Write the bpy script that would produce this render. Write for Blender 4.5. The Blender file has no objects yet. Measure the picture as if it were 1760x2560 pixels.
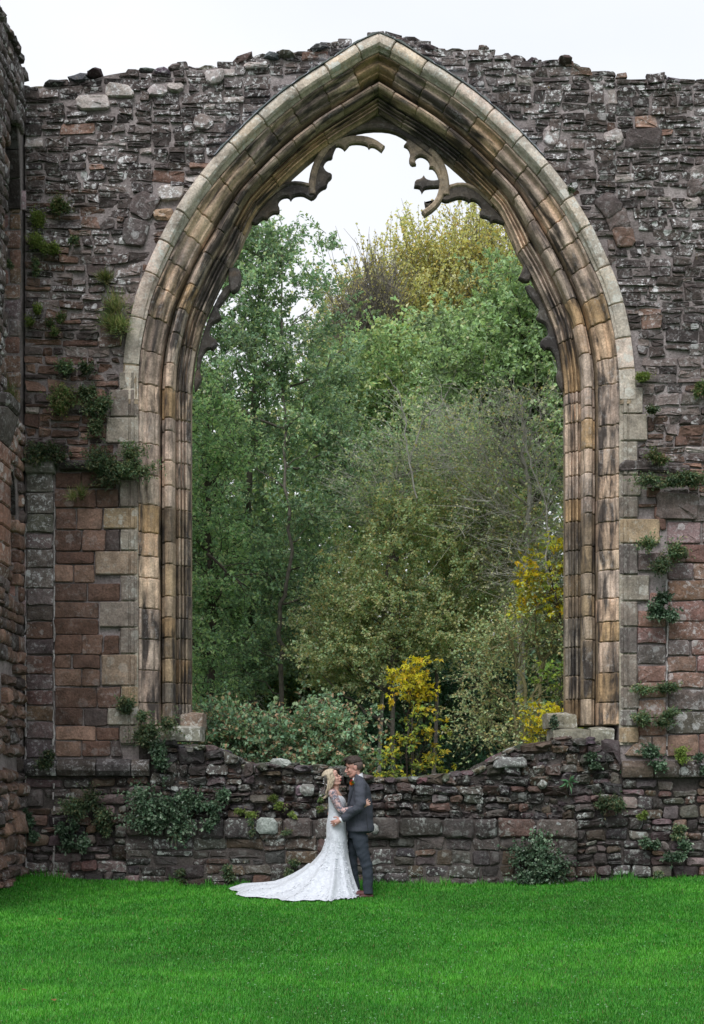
import bpy, bmesh, math, random
import numpy as np
from mathutils import Vector, Matrix, noise as mnoise

random.seed(7)
RNG = np.random.default_rng(11)
R = math.radians
scene = bpy.context.scene
COL = scene.collection

# ------------------------------------------------------------------ camera, sky, sun, exposure
F, DIST, PCX, PHY, EYE = 3660.0, 20.0, 880.0, 1930.0, 1.5
cam_d = bpy.data.cameras.new("camera")
cam = bpy.data.objects.new("camera", cam_d)
COL.objects.link(cam)
cam.location = (0, -DIST, EYE)
cam.rotation_euler = (R(90), 0, 0)
cam_d.sensor_width = 36.0
cam_d.sensor_fit = 'AUTO'
cam_d.lens = F / 2560.0 * 36.0
cam_d.shift_y = 650.0 / 2560.0
cam_d.clip_start = 0.1
cam_d.clip_end = 2000.0
scene.camera = cam

SUN_EL, SUN_ROT = R(52), R(200)
world = bpy.data.worlds.new("World")
scene.world = world
world.use_nodes = True
wn, wl = world.node_tree.nodes, world.node_tree.links
wn.clear()
w_out = wn.new("ShaderNodeOutputWorld")
w_sky = wn.new("ShaderNodeTexSky")
w_sky.sky_type = 'NISHITA'
w_sky.sun_disc = False
w_sky.sun_elevation = SUN_EL
w_sky.sun_rotation = SUN_ROT
w_bg1 = wn.new("ShaderNodeBackground")
w_bg1.inputs['Strength'].default_value = 0.07
wl.new(w_sky.outputs[0], w_bg1.inputs['Color'])
# thin even overcast in front of the blue: cloud cover from a soft noise on the sky direction
w_tc = wn.new("ShaderNodeTexCoord")
w_map = wn.new("ShaderNodeMapping")
w_map.inputs['Scale'].default_value = (1.0, 1.0, 2.2)
wl.new(w_tc.outputs['Generated'], w_map.inputs['Vector'])
w_noi = wn.new("ShaderNodeTexNoise")
w_noi.inputs['Scale'].default_value = 1.6
w_noi.inputs['Detail'].default_value = 5.0
w_noi.inputs['Roughness'].default_value = 0.5
wl.new(w_map.outputs[0], w_noi.inputs['Vector'])
w_ramp = wn.new("ShaderNodeValToRGB")
w_ramp.color_ramp.elements[0].position = 0.30
w_ramp.color_ramp.elements[0].color = (0.78, 0.83, 0.89, 1)
w_ramp.color_ramp.elements[1].position = 0.62
w_ramp.color_ramp.elements[1].color = (0.95, 0.96, 0.985, 1)
wl.new(w_noi.outputs['Fac'], w_ramp.inputs['Fac'])
w_bg2 = wn.new("ShaderNodeBackground")
w_bg2.inputs['Strength'].default_value = 0.575
wl.new(w_ramp.outputs['Color'], w_bg2.inputs['Color'])
w_mix = wn.new("ShaderNodeMixShader")
w_mix.inputs['Fac'].default_value = 0.90
wl.new(w_bg1.outputs[0], w_mix.inputs[1])
wl.new(w_bg2.outputs[0], w_mix.inputs[2])
wl.new(w_mix.outputs[0], w_out.inputs['Surface'])

sun_d = bpy.data.lights.new("sun", 'SUN')
sun_d.energy = 1.5
sun_d.angle = R(30)
sun_d.color = (1.0, 0.985, 0.965)
sun = bpy.data.objects.new("sun", sun_d)
COL.objects.link(sun)
# light comes from behind and left of the camera, high
sun_dir = Vector((math.sin(SUN_ROT) * math.cos(SUN_EL), math.cos(SUN_ROT) * math.cos(SUN_EL), math.sin(SUN_EL)))
sun.rotation_euler = sun_dir.to_track_quat('Z', 'Y').to_euler()
sun.location = (0, -30, 40)

scene.view_settings.view_transform = 'Standard'
scene.view_settings.look = 'None'
scene.view_settings.gamma = 1.0
scene.view_settings.use_curve_mapping = False
scene.view_settings.exposure = 1.0
scene.render.engine = 'CYCLES'
scene.cycles.max_bounces = 6
scene.cycles.transparent_max_bounces = 8
scene.cycles.use_denoising = True

# ------------------------------------------------------------------ helpers
def X(px, y=0.0): return (px - PCX) * (DIST + y) / F
def Z(py, y=0.0): return EYE + (PHY - py) * (DIST + y) / F
def P(px, py, y=0.0): return Vector((X(px, y), y, Z(py, y)))
DS = 1.1028
def PD(dx, dy, y=0.0): return P(dx * DS, dy * DS, y)

def tag(o, label=None, cat=None, group=None, kind=None):
    if label: o['label'] = label
    if cat: o['category'] = cat
    if group: o['group'] = group
    if kind: o['kind'] = kind
    return o

def link(name, mesh, mat=None, parent=None):
    o = bpy.data.objects.new(name, mesh)
    COL.objects.link(o)
    if mat is not None and len(mesh.materials) == 0:
        mesh.materials.append(mat)
    if parent is not None:
        o.parent = parent
    return o

def empty(name, loc=(0, 0, 0)):
    # parts are modelled in world coordinates; the inverse parent matrix keeps them where they stand
    o = bpy.data.objects.new(name, None)
    COL.objects.link(o)
    o.location = loc
    o.empty_display_size = 0.2
    return o

def under(o, root):
    o.parent = root
    o.matrix_parent_inverse = Matrix.Translation(-Vector(root.location))
    return o

def mesh_np(name, verts, faces, colors=None, smooth=False):
    """verts (V,3), faces (N,k) of one size"""
    verts = np.asarray(verts, dtype=np.float32)
    faces = np.asarray(faces, dtype=np.int32)
    n, k = faces.shape
    me = bpy.data.meshes.new(name)
    me.vertices.add(len(verts)); me.vertices.foreach_set("co", verts.ravel())
    me.loops.add(n * k); me.loops.foreach_set("vertex_index", faces.ravel())
    me.polygons.add(n)
    me.polygons.foreach_set("loop_start", np.arange(0, n * k, k, dtype=np.int32))
    me.polygons.foreach_set("use_smooth", np.full(n, smooth))
    me.update(calc_edges=True)
    if colors is not None:
        a = me.attributes.new("col", 'FLOAT_COLOR', 'FACE')
        c = np.ones((n, 4), dtype=np.float32)
        c[:, :colors.shape[1]] = colors
        a.data.foreach_set("color", c.ravel())
    return me

def mesh_py(name, verts, faces, col=None, smooth=True, sharp=None, fcols=None):
    me = bpy.data.meshes.new(name)
    me.from_pydata([tuple(v) for v in verts], [], faces)
    if smooth:
        me.polygons.foreach_set("use_smooth", [True] * len(me.polygons))
        if sharp: me.set_sharp_from_angle(angle=R(sharp))
    if col is not None or fcols is not None:
        a = me.attributes.new("col", 'FLOAT_COLOR', 'FACE')
        if fcols is None: fcols = [col] * len(me.polygons)
        a.data.foreach_set("color", [c for t in fcols for c in t])
    me.update()
    return me

def vn(p, s=1.0, o=0.0):
    return mnoise.noise(Vector((p[0] * s + o, p[1] * s + o * 1.7, p[2] * s - o)))

def interp(tab, x):
    xs = [t[0] for t in tab]
    return float(np.interp(x, xs, [t[1] for t in tab]))

# ------------------------------------------------------------------ materials
def new_mat(name):
    m = bpy.data.materials.new(name)
    m.use_nodes = True
    nt = m.node_tree
    b = nt.nodes["Principled BSDF"]
    return m, nt, b

def nd(nt, typ, **kw):
    n = nt.nodes.new(typ)
    for k, v in kw.items():
        if k in n.inputs: n.inputs[k].default_value = v
        else: setattr(n, k, v)
    return n

def mixc(nt, mode, fac, a, b):
    n = nt.nodes.new("ShaderNodeMix")
    n.data_type = 'RGBA'; n.blend_type = mode
    for sock, v in ((n.inputs[0], fac), (n.inputs[6], a), (n.inputs[7], b)):
        if hasattr(v, "is_output"): nt.links.new(v, sock)
        else: sock.default_value = v
    return n.outputs[2]

def math_n(nt, op, a, b=0.0, clamp=False):
    n = nt.nodes.new("ShaderNodeMath"); n.operation = op; n.use_clamp = clamp
    for sock, v in ((n.inputs[0], a), (n.inputs[1], b)):
        if hasattr(v, "is_output"): nt.links.new(v, sock)
        else: sock.default_value = v
    return n.outputs[0]

def maprange(nt, v, a, b, c, d):
    n = nt.nodes.new("ShaderNodeMapRange")
    nt.links.new(v, n.inputs[0])
    for i, q in enumerate((a, b, c, d)): n.inputs[i + 1].default_value = q
    return n.outputs[0]

def noise_n(nt, vec, scale, detail=4.0, rough=0.55, dist=0.0):
    n = nt.nodes.new("ShaderNodeTexNoise")
    n.inputs['Scale'].default_value = scale
    n.inputs['Detail'].default_value = detail
    n.inputs['Roughness'].default_value = rough
    n.inputs['Distortion'].default_value = dist
    nt.links.new(vec, n.inputs['Vector'])
    return n.outputs['Fac']

def stone_material(name, lichen=(0.66, 0.66, 0.67), rough=0.88, bump=0.6, streak=False, spots=True, light=(0.30, 0.27, 0.27)):
    m, nt, b = new_mat(name)
    geo = nt.nodes.new("ShaderNodeNewGeometry")
    pos = geo.outputs['Position']
    att = nt.nodes.new("ShaderNodeAttribute"); att.attribute_name = "col"
    base, lich = att.outputs['Color'], att.outputs['Alpha']
    n1 = noise_n(nt, pos, 5.0, 6, 0.62)
    n2 = noise_n(nt, pos, 38.0, 5, 0.65)
    f1 = maprange(nt, n1, 0.28, 0.72, 0.55, 1.5)
    f2 = maprange(nt, n2, 0.28, 0.72, 0.62, 1.42)
    g = math_n(nt, 'MULTIPLY', f1, f2)
    gc = nt.nodes.new("ShaderNodeCombineColor")
    for i in range(3): nt.links.new(g, gc.inputs[i])
    c = mixc(nt, 'MULTIPLY', 1.0, base, gc.outputs[0])
    # bleached / limewashed veils
    n3 = noise_n(nt, pos, 2.3, 7, 0.7, 0.4)
    veil = math_n(nt, 'MULTIPLY', maprange(nt, n3, 0.50, 0.66, 0.0, 0.65), lich, True)
    c = mixc(nt, 'MIX', veil, c, (*light, 1))
    if streak:
        sv = nt.nodes.new("ShaderNodeAttribute"); sv.attribute_name = "sv"
        mp = nt.nodes.new("ShaderNodeMapping"); mp.inputs['Scale'].default_value = (1.2, 4.0, 3.5)
        nt.links.new(sv.outputs['Vector'], mp.inputs['Vector'])
        s1 = noise_n(nt, mp.outputs[0], 1.5, 4, 0.5, 0.8)
        mp2 = nt.nodes.new("ShaderNodeMapping"); mp2.inputs['Scale'].default_value = (0.55, 3.0, 3.0)
        nt.links.new(sv.outputs['Vector'], mp2.inputs['Vector'])
        s2 = noise_n(nt, mp2.outputs[0], 1.3, 6, 0.62, 0.6)
        k = math_n(nt, 'ADD', math_n(nt, 'MULTIPLY', s1, 0.42), math_n(nt, 'MULTIPLY', s2, 0.73))
        dark = maprange(nt, k, 0.548, 0.665, 0.0, 0.92)
        c = mixc(nt, 'MIX', dark, c, (0.036, 0.031, 0.031, 1))
        orange = math_n(nt, 'MULTIPLY', maprange(nt, s2, 0.28, 0.40, 0.55, 0.0), maprange(nt, n1, 0.4, 0.6, 0.3, 1.0), True)
        c = mixc(nt, 'MIX', orange, c, (0.36, 0.22, 0.12, 1))
    # crusty lichen: speckle plus round patches
    n4 = noise_n(nt, pos, 17.0, 8, 0.78)
    sp = math_n(nt, 'MULTIPLY', maprange(nt, n4, 0.53, 0.575, 0.0, 1.0), maprange(nt, n3, 0.40, 0.56, 0.1, 1.0))
    if spots:
        dpos = nt.nodes.new("ShaderNodeVectorMath"); dpos.operation = 'ADD'
        nc = nt.nodes.new("ShaderNodeTexNoise"); nc.inputs['Scale'].default_value = 22.0; nc.inputs['Detail'].default_value = 4.0
        nt.links.new(pos, nc.inputs['Vector'])
        vs = nt.nodes.new("ShaderNodeVectorMath"); vs.operation = 'SCALE'; vs.inputs['Scale'].default_value = 0.05
        nt.links.new(nc.outputs['Color'], vs.inputs[0])
        nt.links.new(pos, dpos.inputs[0]); nt.links.new(vs.outputs[0], dpos.inputs[1])
        vor = nt.nodes.new("ShaderNodeTexVoronoi"); vor.inputs['Scale'].default_value = 5.5
        nt.links.new(dpos.outputs[0], vor.inputs['Vector'])
        sepc = nt.nodes.new("ShaderNodeSeparateColor"); nt.links.new(vor.outputs['Color'], sepc.inputs[0])
        rad = math_n(nt, 'MULTIPLY', maprange(nt, sepc.outputs[0], 0.5, 1.0, 0.0, 0.42), 1.0)
        blot = math_n(nt, 'GREATER_THAN', rad, vor.outputs['Distance'])
        blot = math_n(nt, 'MULTIPLY', blot, maprange(nt, n4, 0.40, 0.55, 0.25, 1.0))
        sp = math_n(nt, 'MAXIMUM', sp, blot)
    lf = math_n(nt, 'MULTIPLY', sp, lich, True)
    c = mixc(nt, 'MIX', lf, c, (*lichen, 1))
    # small ochre crusts
    n5 = noise_n(nt, pos, 7.3, 6, 0.7)
    och = math_n(nt, 'MULTIPLY', maprange(nt, n5, 0.66, 0.72, 0.0, 0.6), lich, True)
    c = mixc(nt, 'MIX', och, c, (0.30, 0.22, 0.07, 1))
    nt.links.new(c, b.inputs['Base Color'])
    b.inputs['Roughness'].default_value = rough
    b.inputs['Specular IOR Level'].default_value = 0.3
    bp = nt.nodes.new("ShaderNodeBump"); bp.inputs['Strength'].default_value = bump; bp.inputs['Distance'].default_value = 0.03
    hgt = math_n(nt, 'ADD', math_n(nt, 'MULTIPLY', noise_n(nt, pos, 13.0, 6, 0.65), 1.0), math_n(nt, 'MULTIPLY', n2, 0.45))
    nt.links.new(hgt, bp.inputs['Height'])
    nt.links.new(bp.outputs[0], b.inputs['Normal'])
    return m

M_RUB = stone_material("rubble_stone", bump=0.75)
M_ARCH = stone_material("dressed_sandstone", streak=True, spots=False, bump=0.35, light=(0.40, 0.37, 0.32))
M_HOOD = stone_material("hood_sandstone", spots=True, bump=0.45, light=(0.42, 0.40, 0.36), lichen=(0.6, 0.6, 0.56))
M_WET = stone_material("damp_stone", rough=0.55, bump=0.7, light=(0.12, 0.108, 0.104), lichen=(0.42, 0.45, 0.43))

def mortar_material(name, c0, c1):
    m, nt, b = new_mat(name)
    geo = nt.nodes.new("ShaderNodeNewGeometry"); pos = geo.outputs['Position']
    n1 = noise_n(nt, pos, 1.3, 7, 0.7, 0.3)
    n2 = noise_n(nt, pos, 30.0, 6, 0.7)
    c = mixc(nt, 'MIX', maprange(nt, n1, 0.35, 0.65, 0, 1), (*c0, 1), (*c1, 1))
    g = maprange(nt, n2, 0.3, 0.7, 0.6, 1.35)
    gc = nt.nodes.new("ShaderNodeCombineColor")
    for i in range(3): nt.links.new(g, gc.inputs[i])
    c = mixc(nt, 'MULTIPLY', 1.0, c, gc.outputs[0])
    nt.links.new(c, b.inputs['Base Color'])
    b.inputs['Roughness'].default_value = 0.95
    b.inputs['Specular IOR Level'].default_value = 0.2
    bp = nt.nodes.new("ShaderNodeBump"); bp.inputs['Strength'].default_value = 0.8; bp.inputs['Distance'].default_value = 0.03
    nt.links.new(noise_n(nt, pos, 28.0, 6, 0.7), bp.inputs['Height'])
    nt.links.new(bp.outputs[0], b.inputs['Normal'])
    return m

M_MORTAR = mortar_material("lime_mortar", (0.125, 0.103, 0.10), (0.37, 0.325, 0.325))
M_LIME = mortar_material("pale_lime_mortar", (0.26, 0.235, 0.23), (0.50, 0.47, 0.47))
M_MORTAR_D = mortar_material("dark_mortar", (0.045, 0.039, 0.037), (0.11, 0.095, 0.09))

def leaf_material(name, rough=0.5, trans=0.35, tint=(1, 1, 1)):
    m, nt, b = new_mat(name)
    att = nt.nodes.new("ShaderNodeAttribute"); att.attribute_name = "col"
    c = mixc(nt, 'MULTIPLY', 1.0, att.outputs['Color'], (*tint, 1))
    nt.links.new(c, b.inputs['Base Color'])
    b.inputs['Roughness'].default_value = rough
    b.inputs['Specular IOR Level'].default_value = 0.35
    tr = nt.nodes.new("ShaderNodeBsdfTranslucent")
    ct = mixc(nt, 'MULTIPLY', 1.0, c, (1.15, 1.12, 0.75, 1))
    nt.links.new(ct, tr.inputs['Color'])
    mx = nt.nodes.new("ShaderNodeMixShader"); mx.inputs[0].default_value = trans
    nt.links.new(b.outputs[0], mx.inputs[1]); nt.links.new(tr.outputs[0], mx.inputs[2])
    nt.links.new(mx.outputs[0], nt.nodes["Material Output"].inputs['Surface'])
    return m

M_LEAF = leaf_material("leaf", trans=0.42)
M_LEAF_G = leaf_material("glossy_leaf", rough=0.32, trans=0.2)
M_GRASS = leaf_material("grass_blade", rough=0.55, trans=0.3)

def bark_material(name, c0, c1, sc=9.0):
    m, nt, b = new_mat(name)
    geo = nt.nodes.new("ShaderNodeNewGeometry"); pos = geo.outputs['Position']
    n1 = noise_n(nt, pos, sc, 6, 0.65)
    c = mixc(nt, 'MIX', maprange(nt, n1, 0.35, 0.65, 0, 1), (*c0, 1), (*c1, 1))
    nt.links.new(c, b.inputs['Base Color'])
    b.inputs['Roughness'].default_value = 0.9
    bp = nt.nodes.new("ShaderNodeBump"); bp.inputs['Strength'].default_value = 0.6; bp.inputs['Distance'].default_value = 0.02
    nt.links.new(noise_n(nt, pos, 40.0, 4, 0.6), bp.inputs['Height']); nt.links.new(bp.outputs[0], b.inputs['Normal'])
    return m

M_BARK = bark_material("grey_bark", (0.07, 0.06, 0.05), (0.17, 0.155, 0.13))
M_BARK_D = bark_material("dark_bark", (0.035, 0.028, 0.022), (0.08, 0.065, 0.05))
M_TWIG = bark_material("pale_twig", (0.26, 0.25, 0.21), (0.46, 0.45, 0.40))
M_TWIG_O = bark_material("olive_twig", (0.13, 0.115, 0.055), (0.26, 0.235, 0.12))

def plain(name, col, rough=0.6, spec=0.4, bump=0.0, bscale=60.0, var=0.15, vscale=12.0, sheen=0.0):
    m, nt, b = new_mat(name)
    geo = nt.nodes.new("ShaderNodeNewGeometry"); pos = geo.outputs['Position']
    n1 = noise_n(nt, pos, vscale, 4, 0.6)
    g = maprange(nt, n1, 0.3, 0.7, 1 - var, 1 + var)
    gc = nt.nodes.new("ShaderNodeCombineColor")
    for i in range(3): nt.links.new(g, gc.inputs[i])
    c = mixc(nt, 'MULTIPLY', 1.0, (*col, 1), gc.outputs[0])
    nt.links.new(c, b.inputs['Base Color'])
    b.inputs['Roughness'].default_value = rough
    b.inputs['Specular IOR Level'].default_value = spec
    if sheen: b.inputs['Sheen Weight'].default_value = sheen
    if bump:
        bp = nt.nodes.new("ShaderNodeBump"); bp.inputs['Strength'].default_value = bump; bp.inputs['Distance'].default_value = 0.01
        nt.links.new(noise_n(nt, pos, bscale, 4, 0.6), bp.inputs['Height']); nt.links.new(bp.outputs[0], b.inputs['Normal'])
    return m
# ------------------------------------------------------------------ ground
def ground_z(x, y):
    """lawn height: falls gently from the wall toward the viewer, a little higher at both sides"""
    x = np.asarray(x, dtype=float); y = np.asarray(y, dtype=float)
    t = np.clip(-y / 8.0, 0, 1)
    s = t
    z = -0.04 - 0.27 * s + 0.0052 * x * x * (1 - 0.6 * t)
    z = z + 0.018 * np.sin(x * 1.3 + 0.7) * np.sin(y * 0.9 + 1.0) + 0.006 * np.sin(x * 3.7 + y * 2.1)
    return np.where(np.abs(x) > 8, z * 0 - 0.1 + 0.2 * (np.abs(y) < 8), z)

def bank(y): return -0.1 + 0.035 * np.clip(np.asarray(y, float) - 3, 0, 60) + 0.19 * np.clip(np.asarray(y, float) - 15, 0, 32)

def build_ground():
    xs = np.concatenate([np.array([-400, -120, -40, -14]), np.linspace(-8, 8, 81), np.array([14, 40, 120, 400])])
    ys = np.concatenate([np.array([-200, -60, -26]), np.linspace(-16, 0.6, 84)])
    gx, gy = np.meshgrid(xs, ys)
    gz = ground_z(gx, gy)
    gz = np.where((np.abs(gx) > 8) | (gy < -17), -0.35, gz)
    v = np.stack([gx, gy, gz], -1).reshape(-1, 3)
    nx, ny = len(xs), len(ys)
    i = np.arange(ny - 1)[:, None] * nx + np.arange(nx - 1)[None, :]
    f = np.stack([i, i + 1, i + nx + 1, i + nx], -1).reshape(-1, 4)
    m, nt, b = new_mat("turf")
    geo = nt.nodes.new("ShaderNodeNewGeometry"); pos = geo.outputs['Position']
    c = mixc(nt, 'MIX', maprange(nt, noise_n(nt, pos, 1.2, 5, 0.6), 0.35, 0.65, 0, 1), (0.032, 0.085, 0.020, 1), (0.048, 0.11, 0.028, 1))
    c = mixc(nt, 'MIX', maprange(nt, noise_n(nt, pos, 45.0, 4, 0.7), 0.4, 0.7, 0, 1), c, (0.012, 0.05, 0.008, 1))
    nt.links.new(c, b.inputs['Base Color']); b.inputs['Roughness'].default_value = 0.95
    b.inputs['Specular IOR Level'].default_value = 0.1
    o = link("lawn", mesh_np("lawn", v, f, smooth=True), m); tag(o, kind="structure")
    # beyond the wall: a rough earth bank rising under the trees
    xs = np.concatenate([np.array([-400, -120, -40]), np.linspace(-20, 20, 41), np.array([40, 120, 400])])
    ys = np.concatenate([np.linspace(0.6, 60, 50), np.array([120, 300, 600])])
    gx, gy = np.meshgrid(xs, ys)
    gz = bank(gy) + 0.12 * np.sin(gx * 0.7) * np.sin(gy * 0.5)
    gz[0, :] = ground_z(xs, xs * 0 + 0.6) - 0.02
    v = np.stack([gx, gy, gz], -1).reshape(-1, 3)
    nx, ny = len(xs), len(ys)
    i = np.arange(ny - 1)[:, None] * nx + np.arange(nx - 1)[None, :]
    f = np.stack([i, i + 1, i + nx + 1, i + nx], -1).reshape(-1, 4)
    m, nt, b = new_mat("leaf_litter")
    geo = nt.nodes.new("ShaderNodeNewGeometry"); pos = geo.outputs['Position']
    c = mixc(nt, 'MIX', maprange(nt, noise_n(nt, pos, 2.0, 6, 0.65), 0.35, 0.65, 0, 1), (0.05, 0.045, 0.022, 1), (0.04, 0.085, 0.025, 1))
    nt.links.new(c, b.inputs['Base Color']); b.inputs['Roughness'].default_value = 1.0
    o = link("woodland_floor", mesh_np("woodland_floor", v, f, smooth=True), m); tag(o, kind="structure")
build_ground()

# ------------------------------------------------------------------ outlines traced in the wall plane, metres
ACX = X(947)                                            # axis of the great arch
ARCH = [(89, 0), (111, 52), (149, 110), (187, 174), (238, 246), (300, 318), (393, 409), (448, 453), (500, 491), (560, 527),
        (630, 562), (726, 604), (798, 621), (851, 632), (926, 640), (1000, 641)]     # (row, half width) of the hood's outer edge
ARCH_Z = [(Z(p), w / 183.0) for p, w in ARCH][::-1]       # rising z
APEX_Z = Z(89)
JAMB_W = 641 / 183.0
def arch_half(z):
    if z >= APEX_Z: return 0.0
    return float(np.interp(z, [a for a, _ in ARCH_Z], [b for _, b in ARCH_Z]))
def arch_top(dx):
    dx = abs(dx)
    return float(np.interp(dx, [b for _, b in ARCH_Z][::-1], [a for a, _ in ARCH_Z][::-1]))

TOP = [(0, 220), (62, 212), (75, 205), (110, 203), (150, 198), (200, 190), (235, 181), (285, 168), (340, 164), (400, 168), (455, 155), (500, 160),
       (555, 153), (600, 152), (608, 134), (640, 130), (700, 132), (740, 128), (790, 116), (819, 102), (880, 93), (905, 80), (928, 70), (966, 71),
       (996, 89), (1052, 98), (1064, 108), (1116, 110), (1160, 110), (1213, 112), (1222, 124), (1265, 130), (1310, 136), (1325, 146), (1408, 143),
       (1419, 151), (1498, 168), (1540, 182), (1589, 188), (1637, 188), (1660, 178), (1694, 191), (1731, 191), (1760, 185), (1830, 190), (1960, 200), (2120, 186), (2380, 214)]
def wall_top(x):
    return Z(float(np.interp(PCX + x * 183.0, [a for a, _ in TOP], [b for _, b in TOP])))
SILL = [(380, 1862), (440, 1868), (490, 1863), (540, 1872), (585, 1892), (620, 1908), (660, 1912), (700, 1910), (760, 1917), (820, 1920), (880, 1930),
        (938, 1950), (1000, 1950), (1060, 1945), (1105, 1940), (1160, 1935), (1192, 1928), (1235, 1897), (1270, 1880), (1320, 1864), (1380, 1856),
        (1400, 1850), (1500, 1866)]
def sill_top(x):
    return Z(float(np.interp(PCX + x * 183.0, [a for a, _ in SILL], [b for _, b in SILL])))
JL, JR = X(495), X(1399)                                   # clear opening between jambs
WX0, WX1 = X(62), X(2380)
STR_L, STR_R = Z(1924), Z(1924)                            # string course level
JAMB_BOT = Z(1812)

# quoins: toothed pale blocks beside each jamb: (side, row top, row bottom, extent outward px, tint)
PALE, TAN, GREY, YEL, DRK = (0.255, 0.222, 0.185), (0.215, 0.16, 0.12), (0.175, 0.145, 0.125), (0.27, 0.20, 0.13), (0.10, 0.085, 0.08)
QUOINS = [('l', 930, 974, 8, PALE), ('l', 974, 1042, 32, GREY), ('l', 1044, 1108, 40, PALE), ('l', 1110, 1200, 12, GREY), ('l', 1202, 1268, 6, GREY),
          ('l', 1270, 1322, 48, YEL), ('l', 1324, 1376, 4, PALE), ('l', 1378, 1437, 68, TAN), ('l', 1439, 1502, 4, GREY), ('l', 1504, 1568, 58, GREY),
          ('l', 1570, 1634, 6, GREY), ('l', 1636, 1714, 52, TAN), ('l', 1716, 1768, 2, YEL), ('l', 1770, 1813, 36, PALE), ('l', 1815, 1860, 6, GREY),
          ('r', 968, 1034, 18, PALE), ('r', 1036, 1102, 30, PALE), ('r', 1104, 1188, 6, PALE), ('r', 1190, 1240, 14, GREY), ('r', 1242, 1295, 6, GREY),
          ('r', 1297, 1358, 62, YEL), ('r', 1360, 1436, 6, DRK), ('r', 1438, 1502, 36, PALE), ('r', 1504, 1566, 6, GREY), ('r', 1568, 1634, 4, DRK),
          ('r', 1636, 1716, 5, GREY), ('r', 1718, 1772, 8, GREY), ('r', 1774, 1816, 4, DRK), ('r', 1818, 1858, 8, YEL)]
def quoin_ext(side, z):
    for s, t, b, e, c in QUOINS:
        if s == side and Z(b) - 0.01 <= z <= Z(t) + 0.01: return e / 183.0
    return 0.0
def keep_out(x, z, pad=0.0):
    """move a point out of the arch and jambs; returns (x, z, how deep it was)"""
    dx = x - ACX
    side = 'l' if dx < 0 else 'r'
    if z < Z(930):
        w = JAMB_W + quoin_ext(side, z) + pad
        if abs(dx) < w and z > Z(1862):
            return (ACX + math.copysign(w, dx), z, w - abs(dx))
        return (x, z, 0.0)
    w = arch_half(z) + pad
    if abs(dx) < w:
        t = arch_top(dx) + pad
        if w - abs(dx) < t - z: return (ACX + math.copysign(w, dx), z, w - abs(dx))
        return (x, t, t - z)
    return (x, z, 0.0)

# ------------------------------------------------------------------ irregular stones
def split_rect(u0, w0, u1, w1, hmax, wmax, rnd, out, hmin=0.07):
    W, H = u1 - u0, w1 - w0
    hm = hmax * rnd.uniform(0.75, 1.3); wm = wmax * rnd.uniform(0.6, 1.25)
    if H > hm and H > 2 * hmin:
        k = rnd.uniform(0.36, 0.64) * H
        split_rect(u0, w0, u1, w0 + k, hmax, wmax, rnd, out, hmin); split_rect(u0, w0 + k, u1, w1, hmax, wmax, rnd, out, hmin)
    elif W > wm and W > 0.16:
        k = rnd.uniform(0.34, 0.66) * W
        split_rect(u0, w0, u0 + k, w1, hmax, wmax, rnd, out, hmin); split_rect(u0 + k, w0, u1, w1, hmax, wmax, rnd, out, hmin)
    else:
        out.append((u0, w0, u1, w1))

def strips(u0, w0, u1, w1, hs, ws, hmax, wmax, rnd):
    out = []; w = w0
    while w < w1 - 0.02:
        h = min(rnd.uniform(*hs), w1 - w)
        if w1 - w - h < 0.08: h = w1 - w
        u = u0
        while u < u1 - 0.02:
            q = min(rnd.uniform(*ws), u1 - u)
            if u1 - u - q < 0.12: q = u1 - u
            split_rect(u, w, u + q, w + h, hmax, wmax, rnd, out)
            u += q
        w += h
    return out

def outline(r, gap, rnd, jit=0.02, rc=0.03):
    u0, w0, u1, w1 = r
    g = gap * 0.5
    u0 += g * rnd.uniform(.5, 1.4); u1 -= g * rnd.uniform(.5, 1.4); w0 += g * rnd.uniform(.4, 1.3); w1 -= g * rnd.uniform(.4, 1.3)
    W, H = u1 - u0, w1 - w0
    if W < 0.03 or H < 0.025: return None
    cs = [[u0, w0], [u1, w0], [u1, w1], [u0, w1]]
    j = min(jit, 0.22 * H, 0.2 * W)
    for c in cs: c[0] += rnd.uniform(-j, j); c[1] += rnd.uniform(-j, j) * 0.8
    pts = []
    for i in range(4):
        a, b, c = cs[i - 1], cs[i], cs[(i + 1) % 4]
        k = min(rc * rnd.uniform(.5, 1.6), 0.38 * H, 0.38 * W)
        la = math.hypot(a[0] - b[0], a[1] - b[1]) or 1; lc = math.hypot(c[0] - b[0], c[1] - b[1]) or 1
        pa = (b[0] + (a[0] - b[0]) / la * k, b[1] + (a[1] - b[1]) / la * k)
        pc = (b[0] + (c[0] - b[0]) / lc * k, b[1] + (c[1] - b[1]) / lc * k)
        pts += [pa, pc]
        if lc > 0.26:
            t = rnd.uniform(.4, .6); q = (b[0] + (c[0] - b[0]) * t, b[1] + (c[1] - b[1]) * t)
            jj = min(0.014, j)
            pts.append((q[0] + rnd.uniform(-jj, jj), q[1] + rnd.uniform(-jj, jj)))
    return pts

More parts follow.
